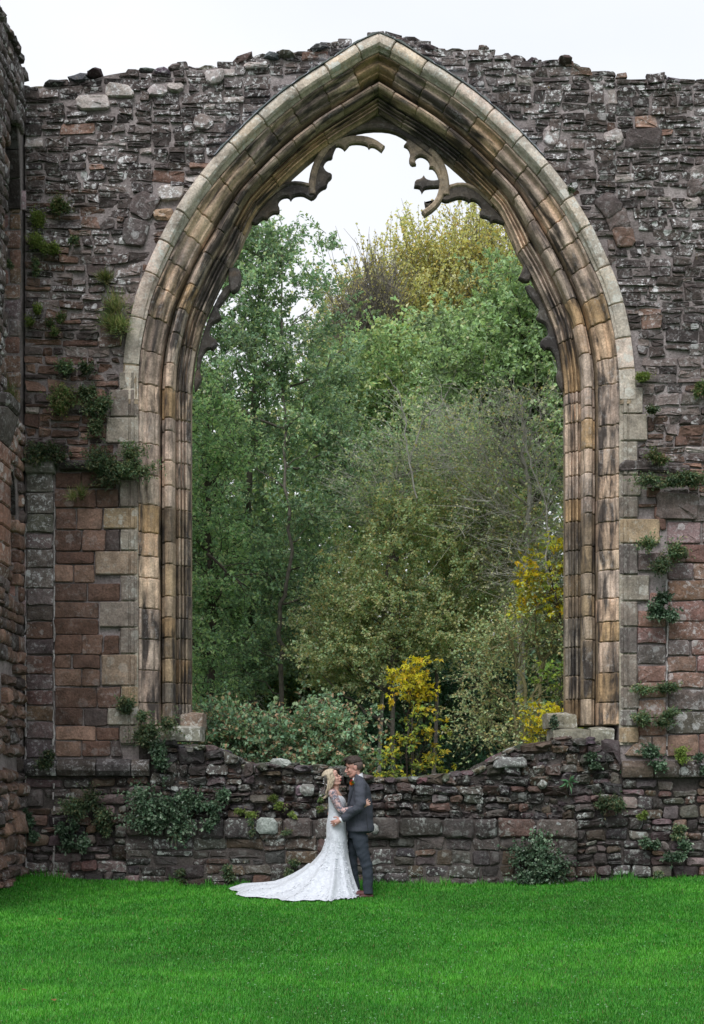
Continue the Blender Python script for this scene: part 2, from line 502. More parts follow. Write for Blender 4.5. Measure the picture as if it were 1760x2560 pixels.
def stone_geo(pts, place, proud, back, rnd, bev=0.018, bulge=0.012, rough=0.006, tilt=0.0):
    """pts: outline in wall coordinates; place(u, w, d): d is distance proud of the wall face"""
    n = len(pts)
    cu = sum(p[0] for p in pts) / n; cw = sum(p[1] for p in pts) / n
    W = max(p[0] for p in pts) - min(p[0] for p in pts); H = max(p[1] for p in pts) - min(p[1] for p in pts)
    bu = min(bev, 0.3 * H, 0.3 * W)
    tu, tw = rnd.uniform(-tilt, tilt), rnd.uniform(-tilt, tilt)
    V = []; Fc = []
    def ring(scale_in, d, r):
        for (u, w) in pts:
            L = math.hypot(u - cu, w - cw) or 1
            k = 1 - scale_in / L if scale_in < 1 else 0.55
            uu, ww = cu + (u - cu) * k, cw + (w - cw) * k
            V.append(place(uu, ww, d + rnd.uniform(-r, r) + tu * (uu - cu) / max(W, .1) * 2 + tw * (ww - cw) / max(H, .1) * 2))
    ring(0, -back, 0); ring(0, proud - bu * 0.9, rough); ring(bu, proud, rough); ring(1.0, proud + bulge, rough * 1.3)
    V.append(place(cu, cw, proud + bulge * 1.25))
    for k in range(3):
        for i in range(n):
            a, b = k * n + i, k * n + (i + 1) % n
            Fc.append((a, b, b + n, a + n))
    for i in range(n): Fc.append((3 * n + i, 3 * n + (i + 1) % n, 4 * n))
    return V, Fc

class Masonry:
    """collects stones of one thing; the ones that show largest become parts, the rest one stuff part"""
    def __init__(self): self.items = []
    def add(self, V, Fc, tint, lich, area):
        lum = (tint[0] + tint[1] + tint[2]) / 3
        hue = (1.20, .93, .895) if tint[0] < 1.62 * tint[2] else (1.45, .875, .655)      # keep neighbouring stones to two families of brown
        t = [.45 * a + .55 * lum * h for a, h in zip(tint, hue)]
        self.items.append((area, V, Fc, (*t, lich)))
    def build(self, root, mat, name="stone", rest="small_stones", limit=295, sharp=42):
        self.items.sort(key=lambda t: -t[0])
        for a, V, Fc, c in self.items[:limit]:
            under(link(name, mesh_py(name, V, Fc, c, True, sharp), mat), root)
        r = self.items[limit:]
        if r:
            VV, FF, CC = [], [], []
            for a, V, Fc, c in r:
                o = len(VV); VV += V
                for f in Fc: FF.append(tuple(i + o for i in f)); CC.append(c)
            q = under(link(rest, mesh_py(rest, VV, FF, None, True, sharp, CC), mat), root)
            q['kind'] = 'stuff'

def warp(u, w, a=0.035):
    return (u + a * 0.6 * vn((u * 0.9, 0, w * 1.6), 1.0, 3.1), w + a * vn((u * 1.1, 5, w * 0.7), 1.0, 8.3) + a * 0.35 * vn((u * 4.0, 2, w * 2.0), 1.0, 1.7))

DARK = [(.058, .046, .044), (.040, .033, .033), (.070, .055, .050), (.048, .040, .041), (.092, .071, .060), (.085, .076, .072), (.055, .042, .036)]
RED = [(.16, .088, .067), (.115, .062, .050), (.19, .115, .090), (.09, .053, .045), (.21, .14, .11), (.14, .082, .066), (.085, .062, .058)]
MIDC = [(.10, .070, .058), (.14, .112, .098), (.078, .056, .050), (.16, .132, .12), (.12, .074, .058), (.058, .046, .043)]
WETC = [(.046, .038, .035), (.033, .028, .027), (.060, .049, .043), (.074, .061, .053), (.040, .035, .036), (.085, .064, .051)]
def smooth01(x, a, b):
    t = min(1, max(0, (x - a) / (b - a))); return t * t * (3 - 2 * t)
def wall_tint(x, z, rnd):
    px, py = PCX + x * 183, PHY - (z - EYE) * 183
    left = 1 - smooth01(px, 400, 560)
    red = left * smooth01(py, 620, 1150) + (1 - left) * smooth01(px, 1500, 1600) * smooth01(py, 900, 1350) * 0.85
    mid = left * smooth01(py, 380, 700) * 0.8 + (1 - left) * smooth01(py, 620, 1000) * 0.7
    n = vn((x, 0, z), 0.8, 4.0) * 0.5
    r = rnd.random()
    if r < red + n * 0.5: pal = RED
    elif r < red + mid: pal = MIDC
    else: pal = DARK
    c = rnd.choice(pal); k = rnd.uniform(.8, 1.22)
    if left > 0.5 and 1480 < py < 1760: k *= 0.82       # the soot-dark ashlar low on the left
    lich = 0.95 * (1 - smooth01(py, 250, 1000)) + 0.35
    if pal is RED: lich *= 0.35
    lich *= rnd.choice([0.3, 0.8, 1.1, 1.4])
    if rnd.random() < 0.025: c = (.30, .29, .27); 
    return tuple(v * k for v in c), min(1.0, lich)

# ------------------------------------------------------------------ the gable wall round the window
def column_core(name, mat, root, xs, lo, hi, y0, y1, jit=0.02):
    """a solid wall body: for every x a vertical slab lo(x)..hi(x) between faces y0 and y1"""
    V, Fc = [], []
    for x in xs:
        a, b = lo(x), hi(x)
        for z in (a, b):
            for y in (y0, y1): V.append((x, y, z))
    for i in range(len(xs) - 1):
        o, p = 4 * i, 4 * i + 4
        Fc += [(o, p, p + 2, o + 2), (o + 1, o + 3, p + 3, p + 1), (o + 2, p + 2, p + 3, o + 3), (o, o + 1, p + 1, p)]
    e = 4 * (len(xs) - 1)
    Fc += [(0, 2, 3, 1), (e, e + 1, e + 3, e + 2)]
    return under(link(name, mesh_py(name, V, Fc, None, False), mat), root)

gable = empty("ruined_wall", (X(300), 0.6, 0))
tag(gable, "tall ragged dark rubble wall with red ashlar patches, framing the great pointed window", "wall", kind="thing")
LOWZ_L, LOWZ_R = Z(1924), Z(1924)
CORE_Y = 0.035
xsl = list(np.arange(WX0, ACX - 2.9, 0.09)) + [ACX - 2.9]
xsr = [ACX + 2.9] + list(np.arange(ACX + 2.95, WX1, 0.09))
bump_top = lambda x: wall_top(x) - 0.07 + 0.03 * vn((x, 0, 0), 6.0, 2.0)
def lo_arch(x):
    dx = abs(x - ACX)
    if dx >= JAMB_W - 0.22: return LOWZ_L
    return arch_top(min(dx + 0.0, JAMB_W)) - 0.22
xs_all = sorted(set(list(np.arange(WX0, WX1, 0.085)) + [ACX - JAMB_W + 0.2205, ACX - JAMB_W + 0.2195, ACX + JAMB_W - 0.2205, ACX + JAMB_W - 0.2195, ACX]))
column_core("wall_core", M_MORTAR, gable, xs_all, lo_arch, bump_top, CORE_Y, 1.25)

ma = Masonry()
rnd = random.Random(21)
place_w = lambda u, w, d: (u, -d + CORE_Y, w)

# hand-placed stones: (px, py, width, height, angle, tint, lichen, proud)
SPECIAL = [(233, 256, 74, 38, 6, (.34, .345, .32), .5, .10), (301, 227, 70, 30, -4, (.36, .36, .33), 1.0, .10), (438, 219, 44, 24, 0, (.30, .31, .29), 1.0, .07),
           (535, 192, 46, 30, 3, (.30, .31, .30), 1.0, .08), (640, 165, 60, 16, 3, (.36, .35, .33), 1.0, .08), (396, 226, 48, 26, -6, (.25, .25, .26), 1.0, .08), (508, 306, 44, 40, 0, (.20, .17, .15), 1.0, .06),
           (362, 512, 62, 66, -30, (.085, .066, .066), .3, .06), (338, 580, 58, 70, -12, (.075, .062, .062), .4, .06), (425, 480, 66, 36, 8, (.30, .31, .28), .9, .05),
           (408, 536, 46, 30, 6, (.33, .25, .15), .5, .05), (1522, 512, 62, 56, 38, (.080, .064, .062), .2, .06), (1548, 552, 60, 52, 20, (.10, .075, .066), .2, .05),
           (1560, 590, 52, 50, 8, (.13, .085, .07), .2, .05), (1608, 347, 84, 56, 0, (.075, .060, .062), .2, .05), (1536, 342, 44, 36, 14, (.33, .33, .32), 1.0, .04),
           (1380, 340, 40, 50, 0, (.30, .29, .29), 1.0, .03), (1640, 1170, 180, 26, -2, (.07, .058, .055), .3, .13), (1690, 1265, 108, 62, -3, (.13, .10, .088), .2, .06),
           (1745, 470, 60, 34, 6, (.11, .085, .08), .5, .08), (1735, 505, 50, 30, 10, (.32, .30, .29), .6, .03), (1755, 432, 60, 44, 8, (.16, .15, .14), .9, .10)]
sp_rects = []
for (px, py, w, h, ang, tint, lich, proud) in SPECIAL:
    x, z, W, H = X(px), Z(py), w / 183, h / 183
    r = outline((-W / 2, -H / 2, W / 2, H / 2), 0.0, rnd, 0.035, 0.045)
    ca, sa = math.cos(R(ang)), math.sin(R(ang))
    pts = [(x + u * ca - v * sa, z + u * sa + v * ca) for u, v in r]
    V, Fc = stone_geo(pts, place_w, min(proud, .065), 0.08, rnd, 0.016, 0.008, 0.014, .02)
    ma.add(V, Fc, tint, lich, 10 + W * H)
    sp_rects.append((x, z, W, H, ca, sa))
def in_special(u, w):
    for (x, z, W, H, ca, sa) in sp_rects:
        du, dv = (u - x) * ca + (w - z) * sa, -(u - x) * sa + (w - z) * ca
        if abs(du) < W / 2 * 0.95 and abs(dv) < H / 2 * 0.95: return True
    return False

def lay(rects, mas, gap, jit, rc, proudr, place, tintf, clip_top=None, rnd=rnd, bev=0.018, bulge=0.012, rough=0.006, drop=0.0, tilt=0.01, wa=0.035, keep=True):
    for r in rects:
        if rnd.random() < drop: continue
        pts = outline(r, gap, rnd, jit, rc)
        if not pts: continue
        pts = [warp(u, w, wa) for u, w in pts]
        cu = sum(p[0] for p in pts) / len(pts); cw = sum(p[1] for p in pts) / len(pts)
        if keep:
            if keep_out(cu, cw)[2] > 0.04 or in_special(cu, cw): continue
            pts = [keep_out(u, w, 0.012)[:2] for u, w in pts]
        if clip_top is not None:
            if cw > clip_top(cu) - 0.01: continue
            pts = [(u, min(w, clip_top(u) + 0.03)) for u, w in pts]
        us = [p[0] for p in pts]; ws = [p[1] for p in pts]
        A = sum(pts[i - 1][0] * pts[i][1] - pts[i][0] * pts[i - 1][1] for i in range(len(pts))) / 2
        if A < 0.0012: continue
        t, l = tintf(cu, cw, rnd)
        V, Fc = stone_geo(pts, place, rnd.uniform(*proudr), 0.06, rnd, bev, bulge, rough, tilt)
        mas.add(V, Fc, t, l, A if cu < X(1790) else A * 0.01)

ZB = 1924
# rubble, upper and middle
rub = strips(WX0, Z(1165), X(380), Z(150), (.28, .50), (.5, 1.1), 0.19, 0.44, rnd)
rub += strips(X(380), Z(930), X(1540), Z(60), (.26, .46), (.5, 1.1), 0.17, 0.46, rnd)
rub += strips(X(1540), Z(1245), WX1, Z(150), (.26, .46), (.5, 1.1), 0.175, 0.45, rnd)
lay(rub, ma, 0.022, 0.026, 0.010, (.010, .038), place_w, wall_tint, wall_top, drop=0.035, tilt=0.022, bev=.008, bulge=0.001, rough=0.010)
# left: pilaster strip of one stone to a course, then red ashlar
pil = []
w = Z(1895)
while w < Z(1180):
    h = min(rnd.uniform(.21, .30), Z(1180) - w)
    if rnd.random() < .12: k = rnd.uniform(.35, .6); pil += [(X(64), w, X(64 + 70 * k), w + h), (X(64 + 70 * k), w, X(134), w + h)]
    else: pil.append((X(64), w, X(134), w + h))
    w += h
def pil_tint(x, z, r):
    py = PHY - (z - EYE) * 183
    if py < 1500: return tuple(v * r.uniform(.8, 1.2) for v in (.13, .115, .105)), 0.9
    return tuple(v * r.uniform(.75, 1.2) for v in r.choice([(.12, .085, .07), (.10, .068, .058), (.13, .08, .065)])), 0.3
lay(pil, ma, 0.022, 0.010, 0.014, (.035, .05), place_w, pil_tint, bev=0.012, bulge=0.004, rough=0.003, wa=0.012)
ash = []
w = Z(1892)
while w < Z(1180):
    h = min(rnd.uniform(.205, .27), Z(1180) - w)
    for qq in QUOINS:
        if qq[0] == 'l' and abs(w + h - Z(qq[1])) < .09 and Z(qq[1]) - w > .12: h = Z(qq[1]) - w; break
    u = X(136); ue = ACX - JAMB_W - quoin_ext('l', w + h / 2) - .01
    while u < ue - .01:
        q = rnd.uniform(.24, .58); q = min(q, ue - u)
        if ue - u - q < .14: q = ue - u
        ash.append((u, w, u + q, w + h)); u += q
    w += h
lay(ash, ma, 0.016, 0.010, 0.014, (.03, .048), place_w, wall_tint, bev=0.013, bulge=0.005, rough=0.004, wa=0.014)
# right: reddish ashlar with a straight joint
ash = []
for (ua, ub) in ((X(1560), X(1667)), (X(1669), WX1)):
    w = Z(1892)
    while w < Z(1258):
        h = min(rnd.uniform(.22, .31), Z(1258) - w)
        u = ua
        while u < ub:
            q = rnd.uniform(.30, .66); q = min(q, ub - u)
            if ub - u - q < .17: q = ub - u
            ash.append((u, w, u + q, w + h)); u += q
        w += h
def r_tint(x, z, r):
    c = r.choice([(.15, .098, .082), (.19, .13, .11), (.125, .085, .074), (.10, .072, .066), (.17, .105, .08)])
    return tuple(v * r.uniform(.8, 1.2) for v in c), r.uniform(.1, .5)
lay(ash, ma, 0.020, 0.012, 0.016, (.03, .05), place_w, r_tint, bev=0.014, bulge=0.007, rough=0.005, wa=0.02)
ma.build(gable, M_RUB, "stone", "small_stones", 298, 26)

def rock(cx, cy, cz, sx, sy, sz, rnd, ang=0.0, sub=2, rgh=0.28):
    bm = bmesh.new(); bmesh.ops.create_icosphere(bm, subdivisions=sub, radius=1.0)
    o = rnd.uniform(0, 60); ca, sa = math.cos(ang), math.sin(ang)
    V = []
    for v in bm.verts:
        p = v.co.copy()
        m = max(abs(p.x), abs(p.y), abs(p.z)); p = p.lerp(p / m, 0.55)           # blocky
        p *= 1 + rgh * mnoise.noise(v.co * 1.3 + Vector((o, o, o))) + rgh * .4 * mnoise.noise(v.co * 3.1 + Vector((o, 0, o)))
        x, y, z = p.x * sx, p.y * sy, p.z * sz
        x, z = x * ca - z * sa, x * sa + z * ca
        V.append((cx + x, cy + y, cz + z))
    Fc = [tuple(v.index for v in f.verts) for f in bm.faces]
    bm.free(); return V, Fc

def cap_stones(root, x0, x1, topf, mat, tintf, rnd, step=(.12, .34), name="capping_stone", yr=(0.0, 0.25), lift=0.0, hr=(.035, .075)):
    x = x0
    while x < x1:
        w = rnd.uniform(*step)
        h = rnd.uniform(*hr)
        sl = math.atan2(topf(x + w) - topf(x), w)
        zc = topf(x + w / 2) - h * 0.55 + rnd.uniform(-.02, .03) + lift
        t, l = tintf(x, zc, rnd)
        V, Fc = rock(x + w / 2, rnd.uniform(*yr) + .12, zc, w * .56, rnd.uniform(.14, .24), h, rnd, max(-.5, min(.5, sl)) * .8 + rnd.uniform(-.15, .15))
        under(link(name, mesh_py(name, V, Fc, (*t, l), True, 30), mat), root)
        x += w * rnd.uniform(.75, 1.0)
rc_ = random.Random(5)
cap_stones(gable, X(66), X(2380), wall_top, M_RUB, lambda x, z, r: (tuple(v * r.uniform(.7, 1.2) for v in r.choice(DARK)), r.choice([.2, .5, 1.0])), rc_)

# string courses, left and right, and the upper left ledge
def string_course(root, px0, px1, py0, py1, yface, rnd, mat, tints, wr=(.3, .62), proud=.10):
    x = X(px0)
    while x < X(px1) - .02:
        w = min(rnd.uniform(*wr), X(px1) - x)
        if X(px1) - x - w < .15: w = X(px1) - x
        z0, z1 = Z(py1), Z(py0)
        g = .006; j = lambda a=.008: rnd.uniform(-a, a)
        pr = proud + j(.02)
        prof = [(yface + .02, z0), (yface - pr * .55, z0 + .01), (yface - pr, z0 + (z1 - z0) * .38 + j()), (yface - pr, z0 + (z1 - z0) * .72 + j()), (yface - pr * .3, z1 + j()), (yface + .02, z1 + .01)]
        V = []
        n = len(prof)
        for k, xx in enumerate((x + g, x + g + .015, x + w * .5, x + w - g - .015, x + w - g)):
            for (y, z) in prof:
                e = .012 if k in (0, 4) else 0
                V.append((xx, y + e + j(.005), z + j(.006)))
        Fc = [tuple(range(n))[::-1], tuple(range(4 * n, 5 * n))]
        for k in range(4):
            for i in range(n):
                a, b = k * n + i, k * n + (i + 1) % n
                Fc.append((a, b, b + n, a + n))
        Fc = [f[::-1] for f in Fc]
        c = rnd.choice(tints); q = rnd.uniform(.8, 1.2)
        under(link("string_stone", mesh_py("string_stone", V, Fc, (*[v * q for v in c], rnd.uniform(.2, .8)), True, 30), mat), root)
        x += w
rs_ = random.Random(9)
string_course(gable, 62, 376, 1900, 1941, -.03, rs_, M_RUB, WETC)
string_course(gable, 1552, 2380, 1904, 1944, -.03, rs_, M_RUB, WETC)
string_course(gable, 150, 352, 1152, 1178, -.02, rs_, M_RUB, DARK, proud=.12)
string_course(gable, 66, 140, 1150, 1186, -.02, rs_, M_RUB, [(.16, .15, .14)], proud=.10)

# straight ribbons of pale repointing either side of the pilaster and of the right hand joint
def ribbon(px, z0, z1, w, y, rnd):
    V, Fc = [], []
    z = z0; k = 0
    while z < z1:
        a = w * rnd.uniform(.2, 1.1); o = rnd.uniform(-.012, .012)
        for (dx, dy) in ((-a / 2, .02), (-a / 2, 0), (a / 2, 0), (a / 2, .02)): V.append((X(px) + o + dx, y + dy + rnd.uniform(-.003, .003), z))
        if k and rnd.random() > .28:
            b = 4 * k
            Fc += [(b - 4 + i, b - 3 + i, b + 1 + i, b + i) for i in range(3)]
        k += 1; z += rnd.uniform(.04, .12)
    under(link("mortar_ribbon", mesh_py("mortar_ribbon", V, Fc, None, True), M_LIME), gable)['kind'] = 'stuff'
rr_ = random.Random(8)
ribbon(134.5, Z(1895), Z(1240), .030, CORE_Y - .040, rr_)
ribbon(134.5, -.05, Z(1944), .032, CORE_Y - .060, rr_)
ribbon(63.5, -.05, Z(1300), .030, CORE_Y - .050, rr_)
ribbon(1668, Z(1890), Z(1420), .028, CORE_Y - .040, rr_)
# ------------------------------------------------------------------ the lower wall under the window sill
low = empty("sill_wall", (X(947), 0.5, 0))
tag(low, "low broken dark rubble wall closing the foot of the great window, behind the couple", "wall", kind="thing")
def low_top(x):
    px = PCX + x * 183
    if px < 344 or px > 1550: return Z(1922)
    if px < 440 or px > 1400: return Z(1846)
    return sill_top(x)
LXS = sorted(set(list(np.arange(WX0, WX1, 0.07)) + [X(343.5), X(344.5), X(1549.5), X(1550.5), X(439), X(441)]))
LOW_Y = 0.02
column_core("wall_core", M_MORTAR_D, low, LXS, lambda x: -0.5, lambda x: low_top(x) - 0.07 + .03 * vn((x, 1, 0), 5.0, 3.0), LOW_Y + .03, 1.2)
LEDGE = Z(2046)
XLS = sorted(set(list(np.arange(X(318), X(1440), 0.08))))
column_core("footing_core", M_MORTAR_D, low, XLS, lambda x: -0.5, lambda x: LEDGE - .02 + .02 * vn((x, 3, 0), 3.0), -0.10, LOW_Y + 0.05)
ml = Masonry()
rl = random.Random(33)
place_l = lambda u, w, d: (u, LOW_Y + .03 - d, w)
place_f = lambda u, w, d: (u, -0.10 - d, w)
def low_tint(x, z, r):
    px, py = PCX + x * 183, PHY - (z - EYE) * 183
    red = (1 - smooth01(px, 240, 380)) * .7 + smooth01(px, 1520, 1640) * .75
    if r.random() < red: c = r.choice([(.15, .10, .08), (.19, .15, .13), (.12, .09, .08), (.10, .075, .068)])
    elif r.random() < .02: c = (.20, .215, .20)
    else: c = r.choice(WETC)
    return tuple(v * r.uniform(.6, 1.05) for v in c), r.choice([.1, .25, .5, .9])
back_rects = strips(X(376), LEDGE, X(1552), Z(1850), (.14, .24), (.3, .6), 0.10, 0.20, rl)
lay(back_rects, ml, 0.008, 0.02, 0.016, (.0, .03), place_l, low_tint, low_top, rl, bev=0.012, bulge=0.006, rough=0.012, drop=.05, tilt=.03, keep=False, wa=.05)
rects = strips(X(376), LEDGE, X(1552), Z(1850), (.18, .34), (.35, .8), 0.18, 0.36, rl)
lay(rects, ml, 0.014, 0.034, 0.022, (.03, .12), place_l, low_tint, low_top, rl, bev=0.018, bulge=0.008, rough=0.014, drop=.10, tilt=.035, keep=False, wa=.05)
# sides under the string course
rects = strips(X(64), -.12, X(318), Z(1945), (.22, .36), (.4, .8), 0.24, 0.46, rl)
rects += strips(X(318), LEDGE, X(374), Z(1945), (.22, .36), (.3, .6), 0.22, 0.4, rl)
rects += strips(X(1554), LEDGE, WX1, Z(1948), (.24, .38), (.4, .9), 0.22, 0.46, rl)
rects += strips(X(1440), -.12, WX1, LEDGE, (.22, .36), (.4, .9), 0.20, 0.44, rl)
lay(rects, ml, 0.022, 0.022, 0.022, (.03, .08), place_l, low_tint, low_top, rl, bev=0.014, bulge=0.008, rough=0.008, drop=.03, tilt=.015, keep=False)
# the big ledge blocks
u = X(318)
led = []
while u < X(1440):
    q = min(rl.uniform(.28, .62), X(1440) - u)
    if X(1440) - u - q < .2: q = X(1440) - u
    led.append((u, LEDGE - rl.uniform(.24, .29), u + q, LEDGE + .01)); u += q
def led_tint(x, z, r):
    c = r.choice(WETC); return tuple(v * r.uniform(.7, 1.0) for v in c), r.choice([.2, .4, .7])
lay(led, ml, 0.02, 0.016, 0.035, (.05, .08), place_f, led_tint, None, rl, bev=0.03, bulge=0.008, rough=0.006, keep=False, wa=.02)
rects = strips(X(318), -.14, X(1440), LEDGE - .26, (.22, .40), (.5, 1.0), 0.23, 0.52, rl)
lay(rects, ml, 0.010, 0.022, 0.016, (.006, .026), place_f, low_tint, None, rl, bev=0.02, bulge=0.006, rough=0.006, drop=.05, keep=False, wa=.04)
ml.build(low, M_WET, "stone", "small_stones", 298, 28)
rk_ = random.Random(14)
cap_stones(low, X(440), X(1470), low_top, M_WET, lambda x, z, r: (tuple(v * r.uniform(.8, 1.4) for v in r.choice(WETC)), r.choice([.2, .6, 1.0])), rk_, step=(.10, .30), yr=(-.05, .12), hr=(.035, .07))
cap_stones(low, X(440), X(1470), lambda x: low_top(x) - .02, M_WET, lambda x, z, r: (tuple(v * r.uniform(.8, 1.4) for v in r.choice(WETC)), r.choice([.2, .6, 1.0])), rk_, step=(.16, .40), yr=(.45, .85), hr=(.04, .08))
# pale lichen-whitened stones that catch the eye
for (px, py, w, h, c, y) in ((705, 1908, 52, 22, (.40, .43, .40), .05), (668, 2065, 52, 42, (.34, .38, .35), -.19), (768, 1975, 36, 30, (.30, .30, .28), -.10), (1275, 1905, 86, 26, (.26, .26, .26), -.02),
                             (938, 2072, 16, 26, (.38, .39, .37), -.19), (1330, 2068, 20, 13, (.36, .37, .36), -.12), (1397, 2060, 19, 17, (.40, .41, .41), -.14), (1354, 1960, 28, 24, (.30, .30, .27), -.07)):
    cx_, cz_, W_, H_ = X(px, y), Z(py, y), w / 183, h / 183
    r = outline((-W_ / 2, -H_ / 2, W_ / 2, H_ / 2), 0.0, rk_, 0.03, 0.04)
    c = tuple(v * .68 for v in c)
    V, Fc = stone_geo([(cx_ + a_ * 1.0, cz_ + b_) for a_, b_ in r], lambda u, w_, d: (u, y - d, w_), .025 if py > 1950 else .09, .10 if py > 1950 else .3, rk_, .02, .012, .009)
    under(link("lichened_stone", mesh_py("lichened_stone", V, Fc, (*c, 1.0), True, 30), M_WET), low)
# ------------------------------------------------------------------ side wall coming toward the viewer on the left
side = empty("side_wall", (X(62) - .4, -1.0, 0))
tag(side, "tall side wall with blind arches running forward at the far left of the ruin", "wall", kind="thing")
SX = X(62)
def side_top(y): return 10.9 + .2 * min(1, -y / .25) + .03 * vn((y, 0, 0), 5.0, 1.0) if y < 0 else 10.85
def uarch(y):
    t = abs((y + .535) / .485); t = min(t, 1.0)
    return 9.15 + 1.25 * math.sqrt(max(0, 1 - t ** 2.0))
def larch(y):
    t = min(abs((y + .62) / .28), 1.0)
    return 4.95 + .62 * math.sqrt(max(0, 1 - t ** 2))
UZ, LZ = 6.25, 3.85
def in_open(y, z, pad=0.0):
    return (-1.02 - pad < y < -.05 + pad and UZ - pad < z < uarch(y) + pad) or (-.9 - pad < y < -.34 + pad and LZ - pad < z < larch(y) + pad)
def slabs(name, ys, ivals, x0, x1, mat):
    V, Fc = [], []
    for i in range(len(ys) - 1):
        a, b = ys[i], ys[i + 1]
        for k, ((la, ha), (lb, hb)) in enumerate(zip(ivals(a), ivals(b))):
            o = len(V)
            V += [(x, y, z) for x in (x0, x1) for (y, z) in ((a, la), (b, lb), (b, hb), (a, ha))]
            Fc += [(o, o + 1, o + 2, o + 3), (o + 7, o + 6, o + 5, o + 4), (o, o + 4, o + 5, o + 1), (o + 3, o + 2, o + 6, o + 7)]
            if i == 0: Fc.append((o, o + 3, o + 7, o + 4))
            if i == len(ys) - 2: Fc.append((o + 1, o + 5, o + 6, o + 2))
    return under(link(name, mesh_py(name, V, Fc, None, False), mat), side)
FX = SX - .035
slabs("wall_core", list(np.linspace(-4, -1.02, 20)), lambda y: [(-.5, side_top(y))], FX, SX - .9, M_MORTAR)
for ys_, ivs in ((np.linspace(-1.018, -.9, 4), (lambda y: (-.5, UZ), lambda y: (uarch(y), side_top(y)))), (np.linspace(-.898, -.342, 14), (lambda y: (-.5, LZ), lambda y: (larch(y), UZ), lambda y: (uarch(y), side_top(y)))),
                 (np.linspace(-.34, -.05, 6), (lambda y: (-.5, UZ), lambda y: (uarch(y), side_top(y))))):
    for iv in ivs: slabs("wall_core", list(ys_), lambda y: [iv(y)], FX, SX - .9, M_MORTAR)
slabs("wall_core", [-.05, 0.3], lambda y: [(-.5, side_top(y) - .05)], FX, SX - .9, M_MORTAR)
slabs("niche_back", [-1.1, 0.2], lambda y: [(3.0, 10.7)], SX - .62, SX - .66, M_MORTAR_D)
msd = Masonry(); rd = random.Random(77)
place_s = lambda u, w, d: (FX + d, u, w)
def side_tint(y, z, r):
    if z > 6.2: c = r.choice(DARK + MIDC[:3])
    elif z > 3.9: c = r.choice(RED)
    else: c = r.choice([(.10, .066, .052), (.07, .05, .042), (.13, .08, .06), (.16, .095, .07), (.05, .039, .035)])
    k = r.uniform(1.0, 1.6); return tuple(v * k for v in c), (.8 if z > 5 else .3) * r.uniform(.5, 1.2)
rects = strips(-1.95, -.15, -.055, 2.95, (.30, .42), (.5, .9), .30, .6, rd)
lay([q for q in rects], msd, .024, .03, .03, (.02, .09), place_s, side_tint, None, rd, bev=.03, bulge=.03, rough=.014, drop=.08, tilt=.03, keep=False)
rects = strips(-1.95, 2.95, -.055, 11.3, (.28, .40), (.5, .9), .27, .5, rd)
rects = [q for q in rects if not in_open((q[0] + q[2]) / 2, (q[1] + q[3]) / 2, .06)]
lay(rects, msd, .02, .016, .02, (.04, .06), place_s, side_tint, side_top, rd, keep=False)
# squared strip at the corner
w = -.15
rects = []
while w < 10.7:
    h = rd.uniform(.22, .32); rects.append((-.052, w, -.006, w + h)); w += h
lay(rects, msd, .02, .006, .012, (.045, .055), place_s, lambda y, z, r: (tuple(v * r.uniform(.8, 1.2) for v in (.26, .205, .18)), .7), side_top, rd, bev=.01, bulge=.002, rough=.003, keep=False, wa=0)
# far jambs of the two blind arches (seen face on)
def jamb_stones(yj, z0, z1):
    pl = lambda u, w, d: (u, yj - d, w)
    w = z0; out = []
    while w < z1:
        h = min(rd.uniform(.2, .27), z1 - w)
        if rd.random() < .25: out += [(SX - .34, w, SX - .2, w + h), (SX - .2, w, SX - .04, w + h)]
        else: out.append((SX - .34, w, SX - .04, w + h))
        w += h
    lay(out, msd, .018, .008, .015, (.0, .012), pl, lambda y, z, r: (tuple(v * r.uniform(.75, 1.2) for v in r.choice([(.20, .13, .105), (.165, .11, .092), (.23, .155, .125)])), .6), None, rd, bev=.01, bulge=.003, rough=.004, keep=False, wa=.006)
jamb_stones(-.055, UZ, 9.2)
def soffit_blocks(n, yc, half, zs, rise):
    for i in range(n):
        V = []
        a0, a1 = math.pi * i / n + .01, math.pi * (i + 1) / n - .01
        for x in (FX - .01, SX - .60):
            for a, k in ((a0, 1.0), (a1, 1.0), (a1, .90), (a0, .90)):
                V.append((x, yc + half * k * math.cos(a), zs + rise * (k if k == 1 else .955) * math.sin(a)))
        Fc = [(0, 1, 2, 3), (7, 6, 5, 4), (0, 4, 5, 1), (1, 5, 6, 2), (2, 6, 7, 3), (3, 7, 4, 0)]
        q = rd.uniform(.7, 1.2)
        under(link("soffit_stone", mesh_py("soffit_stone", V, Fc, (.040 * q, .032 * q, .029 * q, .1), False), M_RUB), side)  # stone colour darkened to carry the soffit's shade as well as soot
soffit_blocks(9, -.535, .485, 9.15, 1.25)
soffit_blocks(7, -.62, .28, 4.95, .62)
jamb_stones(-.345, LZ, 4.95)
msd.build(side, M_RUB, "stone", "small_stones", 290)
cap_stones_side = random.Random(3)
y = -1.9
while y < .1:
    w = cap_stones_side.uniform(.14, .3)
    V, Fc = rock(SX - .12, y + w / 2, side_top(y + w / 2) - .02, .2, w * .55, cap_stones_side.uniform(.05, .09), cap_stones_side)
    c = cap_stones_side.choice(DARK)
    under(link("capping_stone", mesh_py("capping_stone", V, Fc, (*c, .6), True, 30), M_RUB), side)
    y += w * .9
